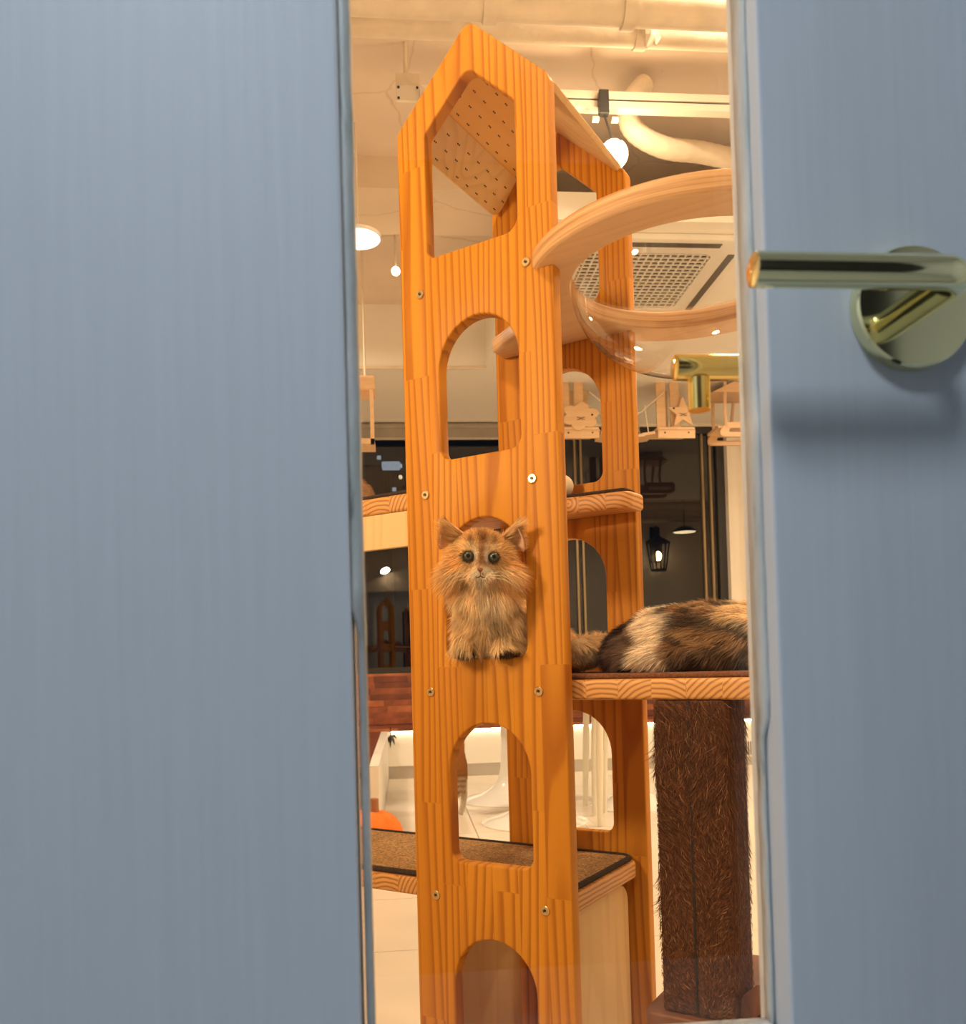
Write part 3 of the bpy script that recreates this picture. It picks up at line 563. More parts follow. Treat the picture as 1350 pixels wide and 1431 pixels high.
# ------------------------------------------------------------------ hanging cat bridges in front of the window
HY = 6.25
def hang_platform(px, label, shape):
    c = atY(px, 600, HY); r = empty('hanging_cat_step', (c[0], HY, c[2])); tag(r, label, 'cat step', 'wooden cat steps hung before the window')
    me = slab_mesh([round_poly([(-0.15, -0.14), (0.13, -0.14), (0.17, -0.05), (0.13, 0.14), (-0.15, 0.14)], 0.02)], 0.02, 0.003); link('deck', me, 'birch', r).location = (0, 0, -0.04)
    top = HS-c[2]
    for x in (-0.105, 0.0):
        MB().box((x-0.034, -0.10, -0.04), (x+0.034, -0.085, top)).build('hanger_board', 'birch', r)
        MB().box((x-0.034+0.08, 0.10, -0.04), (x+0.034+0.08, 0.115, top)).build('hanger_board', 'birch', r)
    MB().box((-0.14, -0.128, -0.10), (0.14, -0.113, -0.02)).build('front_board', 'birch', r)
    for x in (-0.09, 0.09): MB().tube([(x, -0.128, -0.06), (x, -0.133, -0.06)], 0.006, 8).build('screw', 'dark', r)
    if shape == 'star':
        pts = [((0.125 if k % 2 == 0 else 0.052)*math.sin(k*math.pi/5), (0.125 if k % 2 == 0 else 0.052)*math.cos(k*math.pi/5)) for k in range(10)]
        me = slab_mesh([round_poly(pts, 0.006, 3)], 0.02, 0.003, 'xz'); loc = (0.045, -0.152, 0.085); nm = 'star_plate'
    else:
        pts = []
        for k in range(96):
            a = 2*math.pi*k/96; rr = 0.080+0.030*abs(math.sin(a*3.0+0.5)); pts.append((rr*1.3*math.cos(a), rr*0.95*math.sin(a)))
        me = slab_mesh([pts], 0.02, 0.003, 'xz'); loc = (-0.0, -0.152, 0.055); nm = 'cloud_plate'
    s = link(nm, me, 'birch', r); s.location = loc
    fm = MB()
    for sx in (-1, 1):
        fm.tube([(sx*0.004, -0.001, -0.012), (sx*0.03, -0.001, -0.005)], 0.0018, 5); fm.tube([(sx*0.004, -0.001, -0.018), (sx*0.028, -0.001, -0.024)], 0.0018, 5)
        fm.tube([(0, -0.001, -0.012), (sx*0.012, -0.001, -0.028)], 0.0018, 5)
    fm.build('drawn_face', 'dark', s)
    for x in ((-0.07, 0.07) if shape == 'star' else (0.085,)): MB().tube([(x, 0.0, 0.03 if shape == 'star' else 0.01), (x, -0.004, 0.03 if shape == 'star' else 0.01)], 0.008, 8).build('screw', 'dark', s)
    return r
s1 = hang_platform(806, 'wooden hanging cat step with a cloud-shaped face plate', 'cloud')
s2 = hang_platform(938, 'wooden hanging cat step with a star-shaped face plate', 'star')
a = s1.location; b = s2.location
rb = empty('rope_bridge', tuple((a+b)/2)); tag(rb, 'slatted rope bridge between the cloud and star cat steps', 'bridge')
half = (b.x-a.x)/2-0.17
sm = MB().box((-0.05, -0.11, -0.01), (0.05, 0.11, 0.01)).mesh('slat'); sm.materials.append(MATS['birch'])
for k in range(5):
    t = -0.8+0.4*k; o = link('slat', sm, None, rb); o.location = (half*t, 0, -0.05-0.03*(1-t*t)); o.rotation_euler = (0, 0.18*-t, 0)
for sy in (-0.105, 0.105):
    for sx in (-1, 1):
        MB().tube([(sx*(half+0.09), sy, 0.25), (sx*half*.55, sy, 0.10), (0, sy, 0.06)], 0.005, 6).build('rope', 'rope', rb)
        for t in (0.4, 0.8): MB().tube([(sx*half*t, sy, -0.05), (sx*half*(t-.12), sy, 0.075+0.09*t)], 0.004, 6).build('rope', 'rope', rb)
# hanging seat frame at right and at left
def hang_chair(px, label):
    c = atY(px, 604, HY); r = empty('hanging_cat_chair', tuple(c)); tag(r, label, 'cat seat')
    me = slab_mesh([round_poly([(-0.19, -0.02), (0.19, -0.02), (0.19, 0.09), (-0.10, 0.09)], [0.05, 0.05, 0.03, 0.05]), round_poly([(-0.09, 0.015), (0.15, 0.015), (0.15, 0.045), (-0.07, 0.045)], 0.012)], 0.03, 0.004, 'xz')
    link('side_panel', me, 'birch', r).location = (0, -0.14, -0.05)
    o = link('side_panel', me, 'birch', r); o.location = (0, 0.11, -0.05)
    MB().box((-0.16, -0.12, 0.0), (0.19, 0.11, 0.018)).build('seat_board', 'birch', r)
    top = HS-c[2]
    for sx in (-0.10, 0.05):
        for sy in (-0.135, 0.115): MB().tube([(sx, sy, 0.0), (sx-0.01, sy, 0.12), (sx+0.02 if sx > 0 else sx, sy, top)], 0.013, 8).build('hanger_bar', 'birch', r)
    MB().add([(-0.2, -0.15, top-0.085), (0.14, -0.15, top-0.085), (-0.03, -0.15, top-0.002), (-0.2, 0.13, top-0.085), (0.14, 0.13, top-0.085), (-0.03, 0.13, top-0.002)],
             [(0, 1, 2), (3, 5, 4), (0, 3, 4, 1), (1, 4, 5, 2), (2, 5, 3, 0)]).build('roof', 'birch', r)
    return r
hang_chair(1024, 'wooden hanging cat seat with slotted side panel, right of the star')
lf = atY(512, 600, HY-1.2); lr = empty('hanging_cat_box', (lf[0], HY-1.2, lf[2])); tag(lr, 'wooden hanging cat box frame showing at the door edge', 'cat box')
t0 = atY(512, 532, HY-1.2)[2]-lf[2]; xr = atY(525, 560, HY-1.2)[0]-lf[0]
MB().box((-0.3, -0.1, t0-0.085), (xr, 0.1, t0)).build('top_board', 'birch', lr, bevel=0.01)
zb = atY(512, 626, HY-1.2)[2]-lf[2]
for x in (xr-0.032, -0.28): MB().box((x, -0.1, zb), (x+0.022, -0.075, t0-0.085)).build('post', 'birch', lr)
MB().box((-0.3, -0.1, zb), (xr-0.01, 0.1, zb+0.03)).build('floor_board', 'birch', lr)
for x in (-0.2, 0.0): MB().tube([(x, 0, t0), (x, 0, HC-lf[2])], 0.006, 8).build('hanger_rod', 'pipe_paint', lr)

# ------------------------------------------------------------------ furniture on the floor behind the tower
def tulip(px, py, R, label, h=0.72, rt=0.26):
    c = atH(px, py, 0); r = empty('tulip_table', (c[0], c[1], 0)); tag(r, label, 'table', 'white tulip-foot tables')
    prof = [(0.0, 0.0), (R, 0.0), (R, 0.008), (R*.93, 0.018), (R*.6, 0.045), (R*.36, 0.085), (R*.22, 0.14), (R*.17, 0.22), (R*.145, 0.36), (R*.15, h-0.1), (R*.3, h-0.025), (R*.3, h-0.02), (0, h-0.02)]
    MB().lathe(prof, n=56).build('pedestal', 'white_gloss', r, True)
    MB().lathe([(0, h-0.02), (rt-0.02, h-0.02), (rt, h-0.008), (rt, h), (0, h)], n=56).build('table_top', 'white_gloss', r, True)
    return r
tulip(712, 1118, 0.31, 'white tulip-foot table seen through the fourth arch, the farther one')
tulip(748, 1149, 0.30, 'white tulip-foot table whose foot rim is nearest, mostly behind the tower')
tulip(884, 1126, 0.26, 'white tulip-foot table half hidden behind the rear tower board on the right')
st = empty('stool'); feet = [atH(818, 1126, 0), atH(831, 1140, 0), atH(838.5, 1155, 0)]
feet.append(feet[0]+feet[2]-feet[1]+np.array([0.10, 0.05, 0])); sc_ = sum(feet)/4; st.location = (sc_[0], sc_[1], 0)
tag(st, 'cream stool with slim round legs behind the tower', 'stool')
for f, tp in zip(feet, ((824, 1008), (836, 1014), (843, 1018), None)):
    f = f-np.array([sc_[0], sc_[1], 0])
    t_ = np.array([f[0]*.92+0.02, f[1]*.9, 0.64])
    MB().tube([f, f*.5+t_*.5, t_], [0.014, 0.020, 0.019], 14).build('leg', 'cream_paint', st, True)
MB().lathe([(0, 0.64), (0.16, 0.64), (0.175, 0.65), (0.17, 0.675), (0, 0.685)], n=40).build('seat', 'cream_paint', st, True)
# pumpkin pouf
pc = atH(514, 1203, 0); pk = empty('pumpkin_pouf', (pc[0], pc[1], 0)); tag(pk, 'orange pumpkin-shaped felt pouf with brown stem by the door edge', 'pouf')
mb = MB(); nn = 64; vs = []; fs = []
for i in range(17):
    a = math.pi*i/16
    for k in range(nn):
        t = 2*math.pi*k/nn; lob = 1-0.10*(1-abs(math.sin(t*4)))**2
        rr = 0.168*math.sin(a)*lob+0.001; vs.append((rr*math.cos(t), rr*math.sin(t), 0.12-0.12*math.cos(a)*(1.0 if i < 14 else 0.93)))
for i in range(16):
    for k in range(nn): fs.append((i*nn+k, i*nn+(k+1) % nn, (i+1)*nn+(k+1) % nn, (i+1)*nn+k))
mb.add(vs, fs).build('pouf_body', 'orange_felt', pk, True)
MB().tube([(0.03, 0, 0.20), (0.033, 0, 0.25), (0.035, 0, 0.285)], [0.03, 0.024, 0.022], 10).build('stem', 'brown_felt', pk, True)

# ------------------------------------------------------------------ lamps on the door-side wall (they show mirrored in the window)
v = atY(920, 772, 2*RY1-0.60)
ln = empty('wall_lantern', (v[0], DY1+0.06, v[2])); ln.scale = (1.7, 1.3, 1.5); tag(ln, 'glowing wall lantern with dark ribs, mirrored in the night window', 'lantern')
MB().box((-0.05, 0, -0.1), (0.05, 0.02, 0.3)).build('back_plate', 'black_metal', ln)
MB().tube([(0, 0.02, 0.24), (0, 0.08, 0.30), (0, 0.14, 0.26), (0, 0.14, 0.16)], 0.012, 8).build('arm', 'black_metal', ln)
MB().lathe([(0.0, 0.20), (0.03, 0.18), (0.13, 0.12), (0.13, 0.105)], (0, 0.14, 0), 6).build('hood', 'black_metal', ln)
for k in range(6): a = k*math.pi/3; MB().tube([(0.115*math.cos(a), 0.14+0.115*math.sin(a), 0.11), (0.075*math.cos(a), 0.14+0.075*math.sin(a), -0.19)], 0.009, 6).build('rib', 'black_metal', ln)
MB().lathe([(0, -0.21), (0.08, -0.21), (0.08, -0.185), (0, -0.185)], (0, 0.14, 0), 12).build('bottom_cap', 'black_metal', ln)
MB().lathe([(0.035*math.sin(a), -0.055*math.cos(a)) for a in np.linspace(0.001, math.pi-.001, 10)], (0, 0.14, -0.04), 14).build('bulb', 'lamp_lantern', ln, True)
v = atY(960, 741, 2*RY1-2.6)
pd = empty('pendant_lamp', (v[0], 2.6, v[2])); tag(pd, 'disc pendant lamp deep in the room, mirrored in the window', 'pendant lamp')
MB().lathe([(0, -0.01), (0.16, -0.01), (0.165, 0.01), (0, 0.012)], n=32).build('diffuser', 'lamp_warm', pd, True)
MB().lathe([(0.17, -0.012), (0.18, 0.0), (0.10, 0.06), (0.02, 0.08), (0, 0.08)], n=32).build('shade', 'black_metal', pd, True)
MB().tube([(0, 0, 0.08), (0, 0, HC-v[2])], 0.006, 8).build('cable', 'black_metal', pd)
# street light outside
v = atY(541, 652, 13.0)
sl = empty('street_lamp', (v[0], 13.0, -3.5)); tag(sl, 'distant bluish street lamp glowing outside the window', 'street lamp')
MB().tube([(0, 0, 0), (0, 0, v[2]+3.4)], 0.06, 8).build('pole', 'black_metal', sl)
MB().box((-0.08, -0.10, v[2]+3.46), (0.20, 0.10, v[2]+3.56)).build('lamp_head', 'street_light', sl, bevel=0.02)
for dx, dz in ((-0.12, 0.15), (0.2, 0.02), (0.22, -0.42), (0.45, -0.62), (0.10, -0.34)): MB().box((dx-.03, 0.0, v[2]+3.5+dz-.03), (dx+.03, 0.05, v[2]+3.5+dz+.02)).build('small_light', 'street_light', sl)
struct('ground', MB().box((-12, RY1+0.3, -3.6), (14, 30, -3.5)), 'asphalt', 'dark street outside the window')

# ------------------------------------------------------------------ the cat tower
tower = empty('cat_tower', tuple(TP), -TA)
tag(tower, 'tall orange pine cat tower with gabled boards, arched holes and shelves', 'cat tower')
BXL, BXR = -0.1445, 0.1325; BXC = -0.003
outline = round_poly([(BXL, 0.0), (BXR, 0.0), (BXR, 1.764), (BXC, 1.900), (BXL, 1.768)], [0.002, 0.002, 0.022, 0.018, 0.022], 8)
def arch(z0, z1, xl=-0.0735, xr=0.0705, rb=0.018):
    r = (xr-xl)/2; cx = (xr+xl)/2
    pts = [(xl+rb, z0)]; 
    pts = []
    for k in range(7): a = math.pi+k/6*math.pi/2; pts.append((xl+rb+rb*math.cos(a), z0+rb+rb*math.sin(a)))
    for k in range(7): a = 1.5*math.pi+k/6*math.pi/2; pts.append((xr-rb+rb*math.cos(a), z0+rb+rb*math.sin(a)))
    for k in range(25): a = k/24*math.pi; pts.append((cx+r*math.cos(a), z1-r*1.06+r*1.06*math.sin(a)))
    return pts
house = round_poly([(-0.0905, 1.547), (0.0745, 1.547), (0.0745, 1.745), (-0.006, 1.826), (-0.0905, 1.748)], [0.014, 0.022, 0.014, 0.016, 0.014], 8)
holes = [house] + [arch(z, z+0.216) for z in (1.2205, 0.907, 0.591, 0.262)]
bt_ = 0.024
board_me = slab_mesh([outline]+holes, bt_, 0.0032, 'xz'); 
front = link('front_board', board_me, 'pine', tower)
rear = link('rear_board', board_me, None, tower); rear.location = (0, 0.302, 0); tag(rear, 'rear gabled board, in shade')
for yy, xx in ((0.0, -0.52), (0.302, -0.70)):
    o = link('side_board', board_me, None, tower); o.location = (xx, yy, 0)
# barrel screws in pairs
sme = MB().lathe([(0, 0.0), (0.0072, 0.0), (0.0072, 0.0016), (0.0062, 0.0026), (0.0030, 0.0026), (0.0026, 0.0010), (0.0, 0.0010)], n=24).mesh('screw')
sme.transform(Matrix.Rotation(math.pi/2, 4, 'X')); sme.materials.append(MATS['screw_brass']); autosmooth(sme, .5)
hme = MB().lathe([(0, 0.0012), (0.0022, 0.0012), (0.0022, 0.0014), (0, 0.0014)], n=6).mesh('socket'); hme.transform(Matrix.Rotation(math.pi/2, 4, 'X')); hme.materials.append(MATS['dark'])
for z in (1.4934, 1.170, 0.8556, 0.535, 0.215):
    for x in (-0.105, 0.0885):
        s = link('screw', sme, None, front); s.location = (x, 0.0, z); h = bpy.data.objects.new('socket', hme)
        COL.objects.link(h); h.parent = front; h.location = (x, 0, z)
def shelf(name, pts, rad, z, t, mat='pine_shelf', mat_top=None, mz=0.007, holes_=(), inset=0.012, piping=None, label=None):
    op = round_poly(pts, rad, 8)
    me = slab_mesh([op]+list(holes_), t, 0.006); edge_material(me, (mat, 'pine_edge'))
    o = link(name, me, None, tower); o.location = (0, 0, z)
    if label: tag(o, label)
    return o
def mat_on(sh, pts, rad, t, mat, edge=None):
    me = slab_mesh([round_poly(pts, rad, 6)], t, t*.45); m = link('mat', me, mat, sh); m.location = (0, 0, sh['th'])
    if edge:
        rp = round_poly(pts, rad, 6); MB().tube([(p[0], p[1], t*.75) for p in rp]+[(rp[0][0], rp[0][1], t*.75)], 0.0048, 8, False).build('mat_edging', edge, m, True)
    return m
TH = 0.030
# top platform with round hole for the clear bowl
PCX, PCY, PR, PHR = 0.283, 0.172, 0.252, 0.186
arc = [(PCX+PR*math.cos(a), PCY+PR*math.sin(a)) for a in np.linspace(math.radians(-142), math.radians(148), 60)]
pl_pts = [(-0.124, 0.300), (-0.124, 0.258), (-0.05, 0.212), (0.06, 0.085)] + arc + [(0.05, 0.300)]
pme = slab_mesh([round_poly(pl_pts[:4], [0, 0.02, 0.02, 0.02], 4)[0:1] + pl_pts[1:]] + [circle(PCX, PCY, PHR, 64)], TH, 0.005)
edge_material(pme, ('birch', 'bent_edge'))
plat = link('bowl_platform', pme, None, tower); plat.location = (0, 0, 1.479); plat['th'] = TH
bw = [(PHR-0.001-0.0, 0.034), (PHR+0.012, 0.034), (PHR+0.012, 0.031), (PHR-0.002, 0.031)]
d_ = 0.140
outer = [(PHR-0.002, 0.031)]+[((PHR-0.002)*math.cos(a), -d_*math.sin(a)*1.0) for a in np.linspace(0.03, math.pi/2-.002, 26)]
bowl = MB().lathe(bw+outer[1:], (PCX, PCY, 0), 72).build('clear_bowl', 'acrylic', plat, True); tag(bowl, 'clear acrylic bowl hanging in the round hole')
mt_ = round_poly([(-0.115, 0.296), (-0.115, 0.262), (-0.04, 0.222), (0.075, 0.10), (0.10, 0.296)], 0.01, 3)
link('mat', slab_mesh([mt_], 0.006, 0.002), 'mat_dark', plat).location = (0, 0, TH)
# second shelf: deep on the left, only a nosing on the right
pts2 = [(-0.95, 0.028), (-0.06, 0.028), (0.01, 0.238), (0.142, 0.246), (0.146, 0.300), (-0.95, 0.300)]
sh2 = shelf('shelf', pts2, [0.0, 0.03, 0.04, 0.018, 0.0, 0.0], 1.156, TH); sh2['th'] = TH
mat_on(sh2, [(-0.93, 0.035), (-0.07, 0.035), (0.0, 0.246), (0.132, 0.254), (0.134, 0.295), (-0.93, 0.295)], [0, .02, .03, .01, 0, 0], 0.007, 'mat_dark')
MB().box((-0.93, 0.030, 1.098), (-0.15, 0.042, 1.156)).build('apron', 'plywood', tower)
# main shelf with the sleeping cat
pts3 = [(BXL, 0.028), (0.70, 0.036), (0.70, 0.300), (BXL, 0.300)]
sh3 = shelf('shelf', pts3, [0.0, 0.03, 0.03, 0.0], 0.841, TH); sh3['th'] = TH
mat_on(sh3, [(BXL+.02, 0.034), (0.69, 0.042), (0.69, 0.292), (BXL+.02, 0.292)], 0.02, 0.008, 'mat_brown')
# lower shelf with sisal mat
pts4 = [(-0.95, 0.026), (0.116, 0.026), (0.118, 0.300), (-0.95, 0.300)]
sh4 = shelf('shelf', pts4, [0, 0.012, 0.022, 0], 0.520, TH); sh4['th'] = TH
mat_on(sh4, [(-0.94, 0.034), (0.106, 0.034), (0.108, 0.294), (-0.94, 0.294)], [0, 0.014, 0.02, 0], 0.006, 'mat_sisal', 'mat_dark')
sh5 = shelf('shelf', [(BXL+.01, 0.026), (0.116, 0.026), (0.116, 0.30), (BXL+.01, 0.30)], 0.01, 0.150, TH); sh5['th'] = TH
# plywood hide box under the lower shelf
def panel_yz(y0, y1, z0, z1, x, t, name, r=0.02):
    me = slab_mesh([round_poly([(y0, z0), (y1, z0), (y1, z1), (y0, z1)], r, 6)], t, 0.002, 'xz')
    me.transform(Matrix(((0, 1, 0, x), (1, 0, 0, 0), (0, 0, 1, 0), (0, 0, 0, 1)))); 
    bm = bmesh.new(); bm.from_mesh(me); bmesh.ops.recalc_face_normals(bm, faces=bm.faces); bm.to_mesh(me); bm.free()
    return link(name, me, 'plywood', tower)
panel_yz(0.028, 0.288, 0.20, 0.512, 0.088, 0.012, 'hide_box_panel', 0.035)
panel_yz(0.028, 0.288, 0.20, 0.512, -0.13, 0.012, 'hide_box_panel', 0.02)
# roof panels of pegboard
def roofpanel(p0, p1, y0, y1, name, mat, holes_xy, t=0.010, rr=0.02):
    d = np.array([p1[0]-p0[0], 0, p1[1]-p0[1]]); ln_ = np.linalg.norm(d); d /= ln_; nrm = np.array([-d[2], 0, d[0]])
    if nrm[2] < 0: nrm = -nrm
    me = slab_mesh([round_poly([(0, y0), (ln_, y0), (ln_, y1), (0, y1)], [0.004, 0.004, rr*.2, rr], 5)], t, 0.0015)
    M = Matrix(((d[0], 0, nrm[0], p0[0]), (d[1], 1, nrm[1], 0), (d[2], 0, nrm[2], p0[1]), (0, 0, 0, 1)))
    me.transform(M); bm = bmesh.new(); bm.from_mesh(me); bmesh.ops.recalc_face_normals(bm, faces=bm.faces); bm.to_mesh(me); bm.free()
    o = link(name, me, mat, tower)
    hm = MB()
    for (s, y) in holes_xy:
        for e in (-0.0022, 0.0022): hm.box((s-0.0011, y+e-0.0013, -0.0006), (s+0.0011, y+e+0.0013, 0.0002))
    if holes_xy:
        me2 = hm.mesh('peg_holes'); me2.transform(M); h = link('peg_holes', me2, 'dark', o); h['kind'] = 'stuff'
    return o
ys = np.linspace(0.05, 0.275, 8)
roofpanel((-0.128, 1.752), (-0.082, 1.8135), 0.026, 0.296, 'eave_panel', 'plywood', [(s, y) for i, s in enumerate((0.010, 0.030, 0.052)) for y in ys[::1]+(0.012 if i % 2 else 0)])
roofpanel((-0.0885, 1.812), (-0.004, 1.878), 0.026, 0.296, 'roof_panel', 'plywood_lit', [(s, y) for i, s in enumerate((0.015, 0.037, 0.058, 0.08)) for y in ys+(0.012 if i % 2 else 0)])
roofpanel((0.124, 1.758), (0.0, 1.878), 0.026, 0.300, 'roof_panel', 'plywood', [(0.03, 0.06), (0.07, 0.06)])
# coir scratching post and its base
PX0, PX1, PY0, PY1 = 0.251, 0.352, 0.034, 0.134
post = MB().box((PX0, PY0, 0.408), (PX1, PY1, 0.841)).build('scratching_post', 'coir', tower, bevel=0.006); tag(post, 'square post wrapped in dark brown coir')
MB().box((PX0+0.0485, PY0-0.0012, 0.410), (PX0+0.0515, PY0+0.001, 0.839)).build('seam', 'dark', post)
bs = slab_mesh([round_poly([(0.225, 0.022), (0.60, 0.022), (0.60, 0.32), (0.225, 0.32)], 0.02)], 0.03, 0.004); link('post_base', bs, 'base_wood', tower).location = (0, 0, 0.378)
for x, y in ((0.25, 0.05), (0.57, 0.05), (0.25, 0.28), (0.57, 0.28)): MB().box((x-.02, y-.02, 0), (x+.02, y+.02, 0.378)).build('base_leg', 'base_wood', tower)
lf_ = tplane(1052, 1405, 0.05)
for k, (dx, dy, dz, tw_) in enumerate(((0.035, -0.02, 0.03, 0), (0.05, 0.0, 0.05, .4), (0.02, -0.03, 0.02, -.5))):
    me = MB().add([(-0.012, 0, 0), (0.012, 0, 0.0), (0.02, 0.004, 0.02), (0.004, 0.002, 0.05), (-0.010, 0.004, 0.025)], [(0, 1, 2, 3, 4)]).mesh('bark_chip')
    bm = bmesh.new(); bm.from_mesh(me); r_ = bmesh.ops.extrude_face_region(bm, geom=bm.faces[:]); bmesh.ops.translate(bm, verts=[e for e in r_['geom'] if isinstance(e, bmesh.types.BMVert)], vec=(0, 0.004, 0)); bmesh.ops.recalc_face_normals(bm, faces=bm.faces); bm.to_mesh(me); bm.free()
    o = link('coir_flap', me, 'base_wood', post); o.location = (PX1+0.004+0.006*k, 0.06+0.02*k, 0.409); o.rotation_euler = (0.2*k, 0.3, tw_)

# ------------------------------------------------------------------ fur and cats
def strands(name, P, Nn, D0, bend, Ln, Wd, C, parent, mat='fur', seed=1, rootdark=0.75):
    """thin tapering ribbons: root pair, middle pair, tip"""
    rg = np.random.default_rng(seed); n = len(P)
    D0 = D0/np.linalg.norm(D0, axis=1, keepdims=True)
    if Nn is None: Nn = np.tile(np.array([0, -1.0, 0.2]), (n, 1))
    R = Nn+rg.normal(size=(n, 3))*0.30; S = np.cross(D0, R)      # each hair lies flat, its broad side outwards; S /= np.linalg.norm(S, axis=1, keepdims=True)
    Ln = Ln[:, None]; Wd = Wd[:, None]
    mid = P + D0*Ln*.5 + bend*Ln*.22; tip = P + D0*Ln*.92 + bend*Ln*.8
    V = np.stack([P-S*Wd*.5, P+S*Wd*.5, mid+S*Wd*.4, mid-S*Wd*.4, tip], 1).reshape(-1, 3)
    k = np.arange(n)*5
    loops = np.stack([k, k+1, k+2, k+3, k+3, k+2, k+4], 1).ravel().astype(np.int32)
    me = bpy.data.meshes.new(name); me.vertices.add(n*5); me.vertices.foreach_set('co', V.astype(np.float32).ravel())
    me.loops.add(n*7); me.loops.foreach_set('vertex_index', loops)
    me.polygons.add(n*2); ls = np.stack([np.arange(n)*7, np.arange(n)*7+4], 1).ravel().astype(np.int32)
    me.polygons.foreach_set('loop_start', ls)
    me.update(calc_edges=True)
    at = me.color_attributes.new('fur', 'FLOAT_COLOR', 'POINT')
    cc = np.ones((n, 5, 4), np.float32); cc[:, :, :3] = C[:, None, :]
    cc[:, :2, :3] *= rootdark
    at.data.foreach_set('color', cc.ravel())
    me.shade_smooth()
    o = link(name, me, mat, parent); o['kind'] = 'stuff'
    return o
def blob(parts, voxel, name, parent, colour, smooth=6):
    """one continuous skin from overlapping ellipsoids / tapered limbs; parts in metres relative to the parent"""
    bm = bmesh.new()
    for c, r, rot in parts:
        M = Matrix.Translation(c) @ (rot if rot is not None else Matrix.Identity(4)) @ Matrix.Diagonal((*r, 1))
        bmesh.ops.create_icosphere(bm, subdivisions=3, radius=1.0, matrix=M)
    me = bpy.data.meshes.new('t'); bm.to_mesh(me); bm.free()
    o = bpy.data.objects.new('t', me); COL.objects.link(o)
    md = o.modifiers.new('r', 'REMESH'); md.mode = 'VOXEL'; md.voxel_size = voxel
    ms = o.modifiers.new('s', 'SMOOTH'); ms.factor = 0.5; ms.iterations = smooth
    dg = bpy.context.evaluated_depsgraph_get(); dg.update()
    m2 = bpy.data.meshes.new_from_object(o.evaluated_get(dg)); bpy.data.objects.remove(o)
    m2.name = name; m2.materials.clear(); m2.shade_smooth()
    nv = len(m2.vertices); co = np.empty(nv*3, np.float32); m2.vertices.foreach_get('co', co); co = co.reshape(-1, 3)
    no = np.empty(nv*3, np.float32); m2.vertices.foreach_get('normal', no); no = no.reshape(-1, 3)
    at = m2.color_attributes.new('fur', 'FLOAT_COLOR', 'POINT'); cc = np.ones((nv, 4), np.float32); cc[:, :3] = colour(co, no)*0.8
    at.data.foreach_set('color', cc.ravel())
    return link(name, m2, 'fur', parent)
def sample(o, n, seed):
    me = o.data; me.calc_loop_triangles(); rg = np.random.default_rng(seed)
    nv = len(me.vertices); co = np.empty(nv*3, np.float32); me.vertices.foreach_get('co', co); co = co.reshape(-1, 3).astype(float)
    no = np.empty(nv*3, np.float32); me.vertices.foreach_get('normal', no); no = no.reshape(-1, 3).astype(float)
    nt = len(me.loop_triangles); tri = np.empty(nt*3, np.int32); me.loop_triangles.foreach_get('vertices', tri); tri = tri.reshape(-1, 3)
    a, b, c = co[tri[:, 0]], co[tri[:, 1]], co[tri[:, 2]]; ar = np.linalg.norm(np.cross(b-a, c-a), axis=1)
    i = rg.choice(nt, n, p=ar/ar.sum()); u = rg.random((n, 1)); v = rg.random((n, 1)); f = u+v > 1; u[f] = 1-u[f]; v[f] = 1-v[f]
    P = a[i]*(1-u-v)+b[i]*u+c[i]*v
    Nn = no[tri[i, 0]]*(1-u-v)+no[tri[i, 1]]*u+no[tri[i, 2]]*v; Nn /= np.linalg.norm(Nn, axis=1, keepdims=True)+1e-9
    return P, Nn, rg
def mixc(a, b, t): t = np.clip(t, 0, 1)[:, None]; return np.asarray(a)*(1-t)+np.asarray(b)*t
def sm(x, a, b): t = np.clip((x-a)/(b-a), 0, 1); return t*t*(3-2*t)
def noise3(P, f, seed):
    rg = np.random.default_rng(seed); v = np.zeros(len(P))
    for k in range(6):
        d = rg.normal(size=3); d /= np.linalg.norm(d); v += np.sin(P@d*f*(0.7+0.5*k*.5)+rg.random()*6.28)
    return v/3.0

# --- the kitten in the third arch
kr_w = tw(-0.002, 0.012, 0.909)
kit = empty('golden_kitten', tuple(kr_w)); tag(kit, 'fluffy golden kitten sitting in the arched hole, facing the door', 'kitten')
def K(px, py, d): return atz(px, py, d)-kr_w
HD = K(672, 781, 1.245)
W3 = TN.copy()
parts = [(HD, (0.044, 0.041, 0.037), None),
         (K(672, 768, 1.25), (0.036, 0.034, 0.028), None),
         (K(647, 800, 1.245), (0.026, 0.026, 0.021), None), (K(698, 801, 1.245), (0.026, 0.026, 0.021), None),
         (K(664, 803, 1.211), (0.011, 0.010, 0.009), None), (K(679, 803, 1.211), (0.011, 0.010, 0.009), None), (K(671, 798, 1.212), (0.009, 0.012, 0.013), None),
         (K(671, 812, 1.219), (0.010, 0.012, 0.008), None),
         (K(676, 828, 1.262), (0.046, 0.036, 0.032), None),
         (K(684, 858, 1.296), (0.038, 0.038, 0.038), None),
         (K(657, 876, 1.318), (0.020, 0.026, 0.036), None), (K(711, 874, 1.296), (0.022, 0.028, 0.038), None),
         (K(654, 897, 1.305), (0.019, 0.020, 0.022), None), (K(707, 896, 1.283), (0.019, 0.020, 0.022), None),
         (K(651, 910, 1.300), (0.017, 0.022, 0.010), None), (K(704, 908, 1.276), (0.018, 0.022, 0.010), None),
         (K(684, 876, 1.300)+W3*0.06, (0.046, 0.05, 0.048), None), (K(684, 890, 1.30)+W3*0.12, (0.045, 0.05, 0.044), None),
         (K(684, 898, 1.30)+W3*0.17, (0.044, 0.046, 0.040), None),
         (K(684, 908, 1.29)+W3*0.17+TX*0.03, (0.030, 0.036, 0.030), None)]
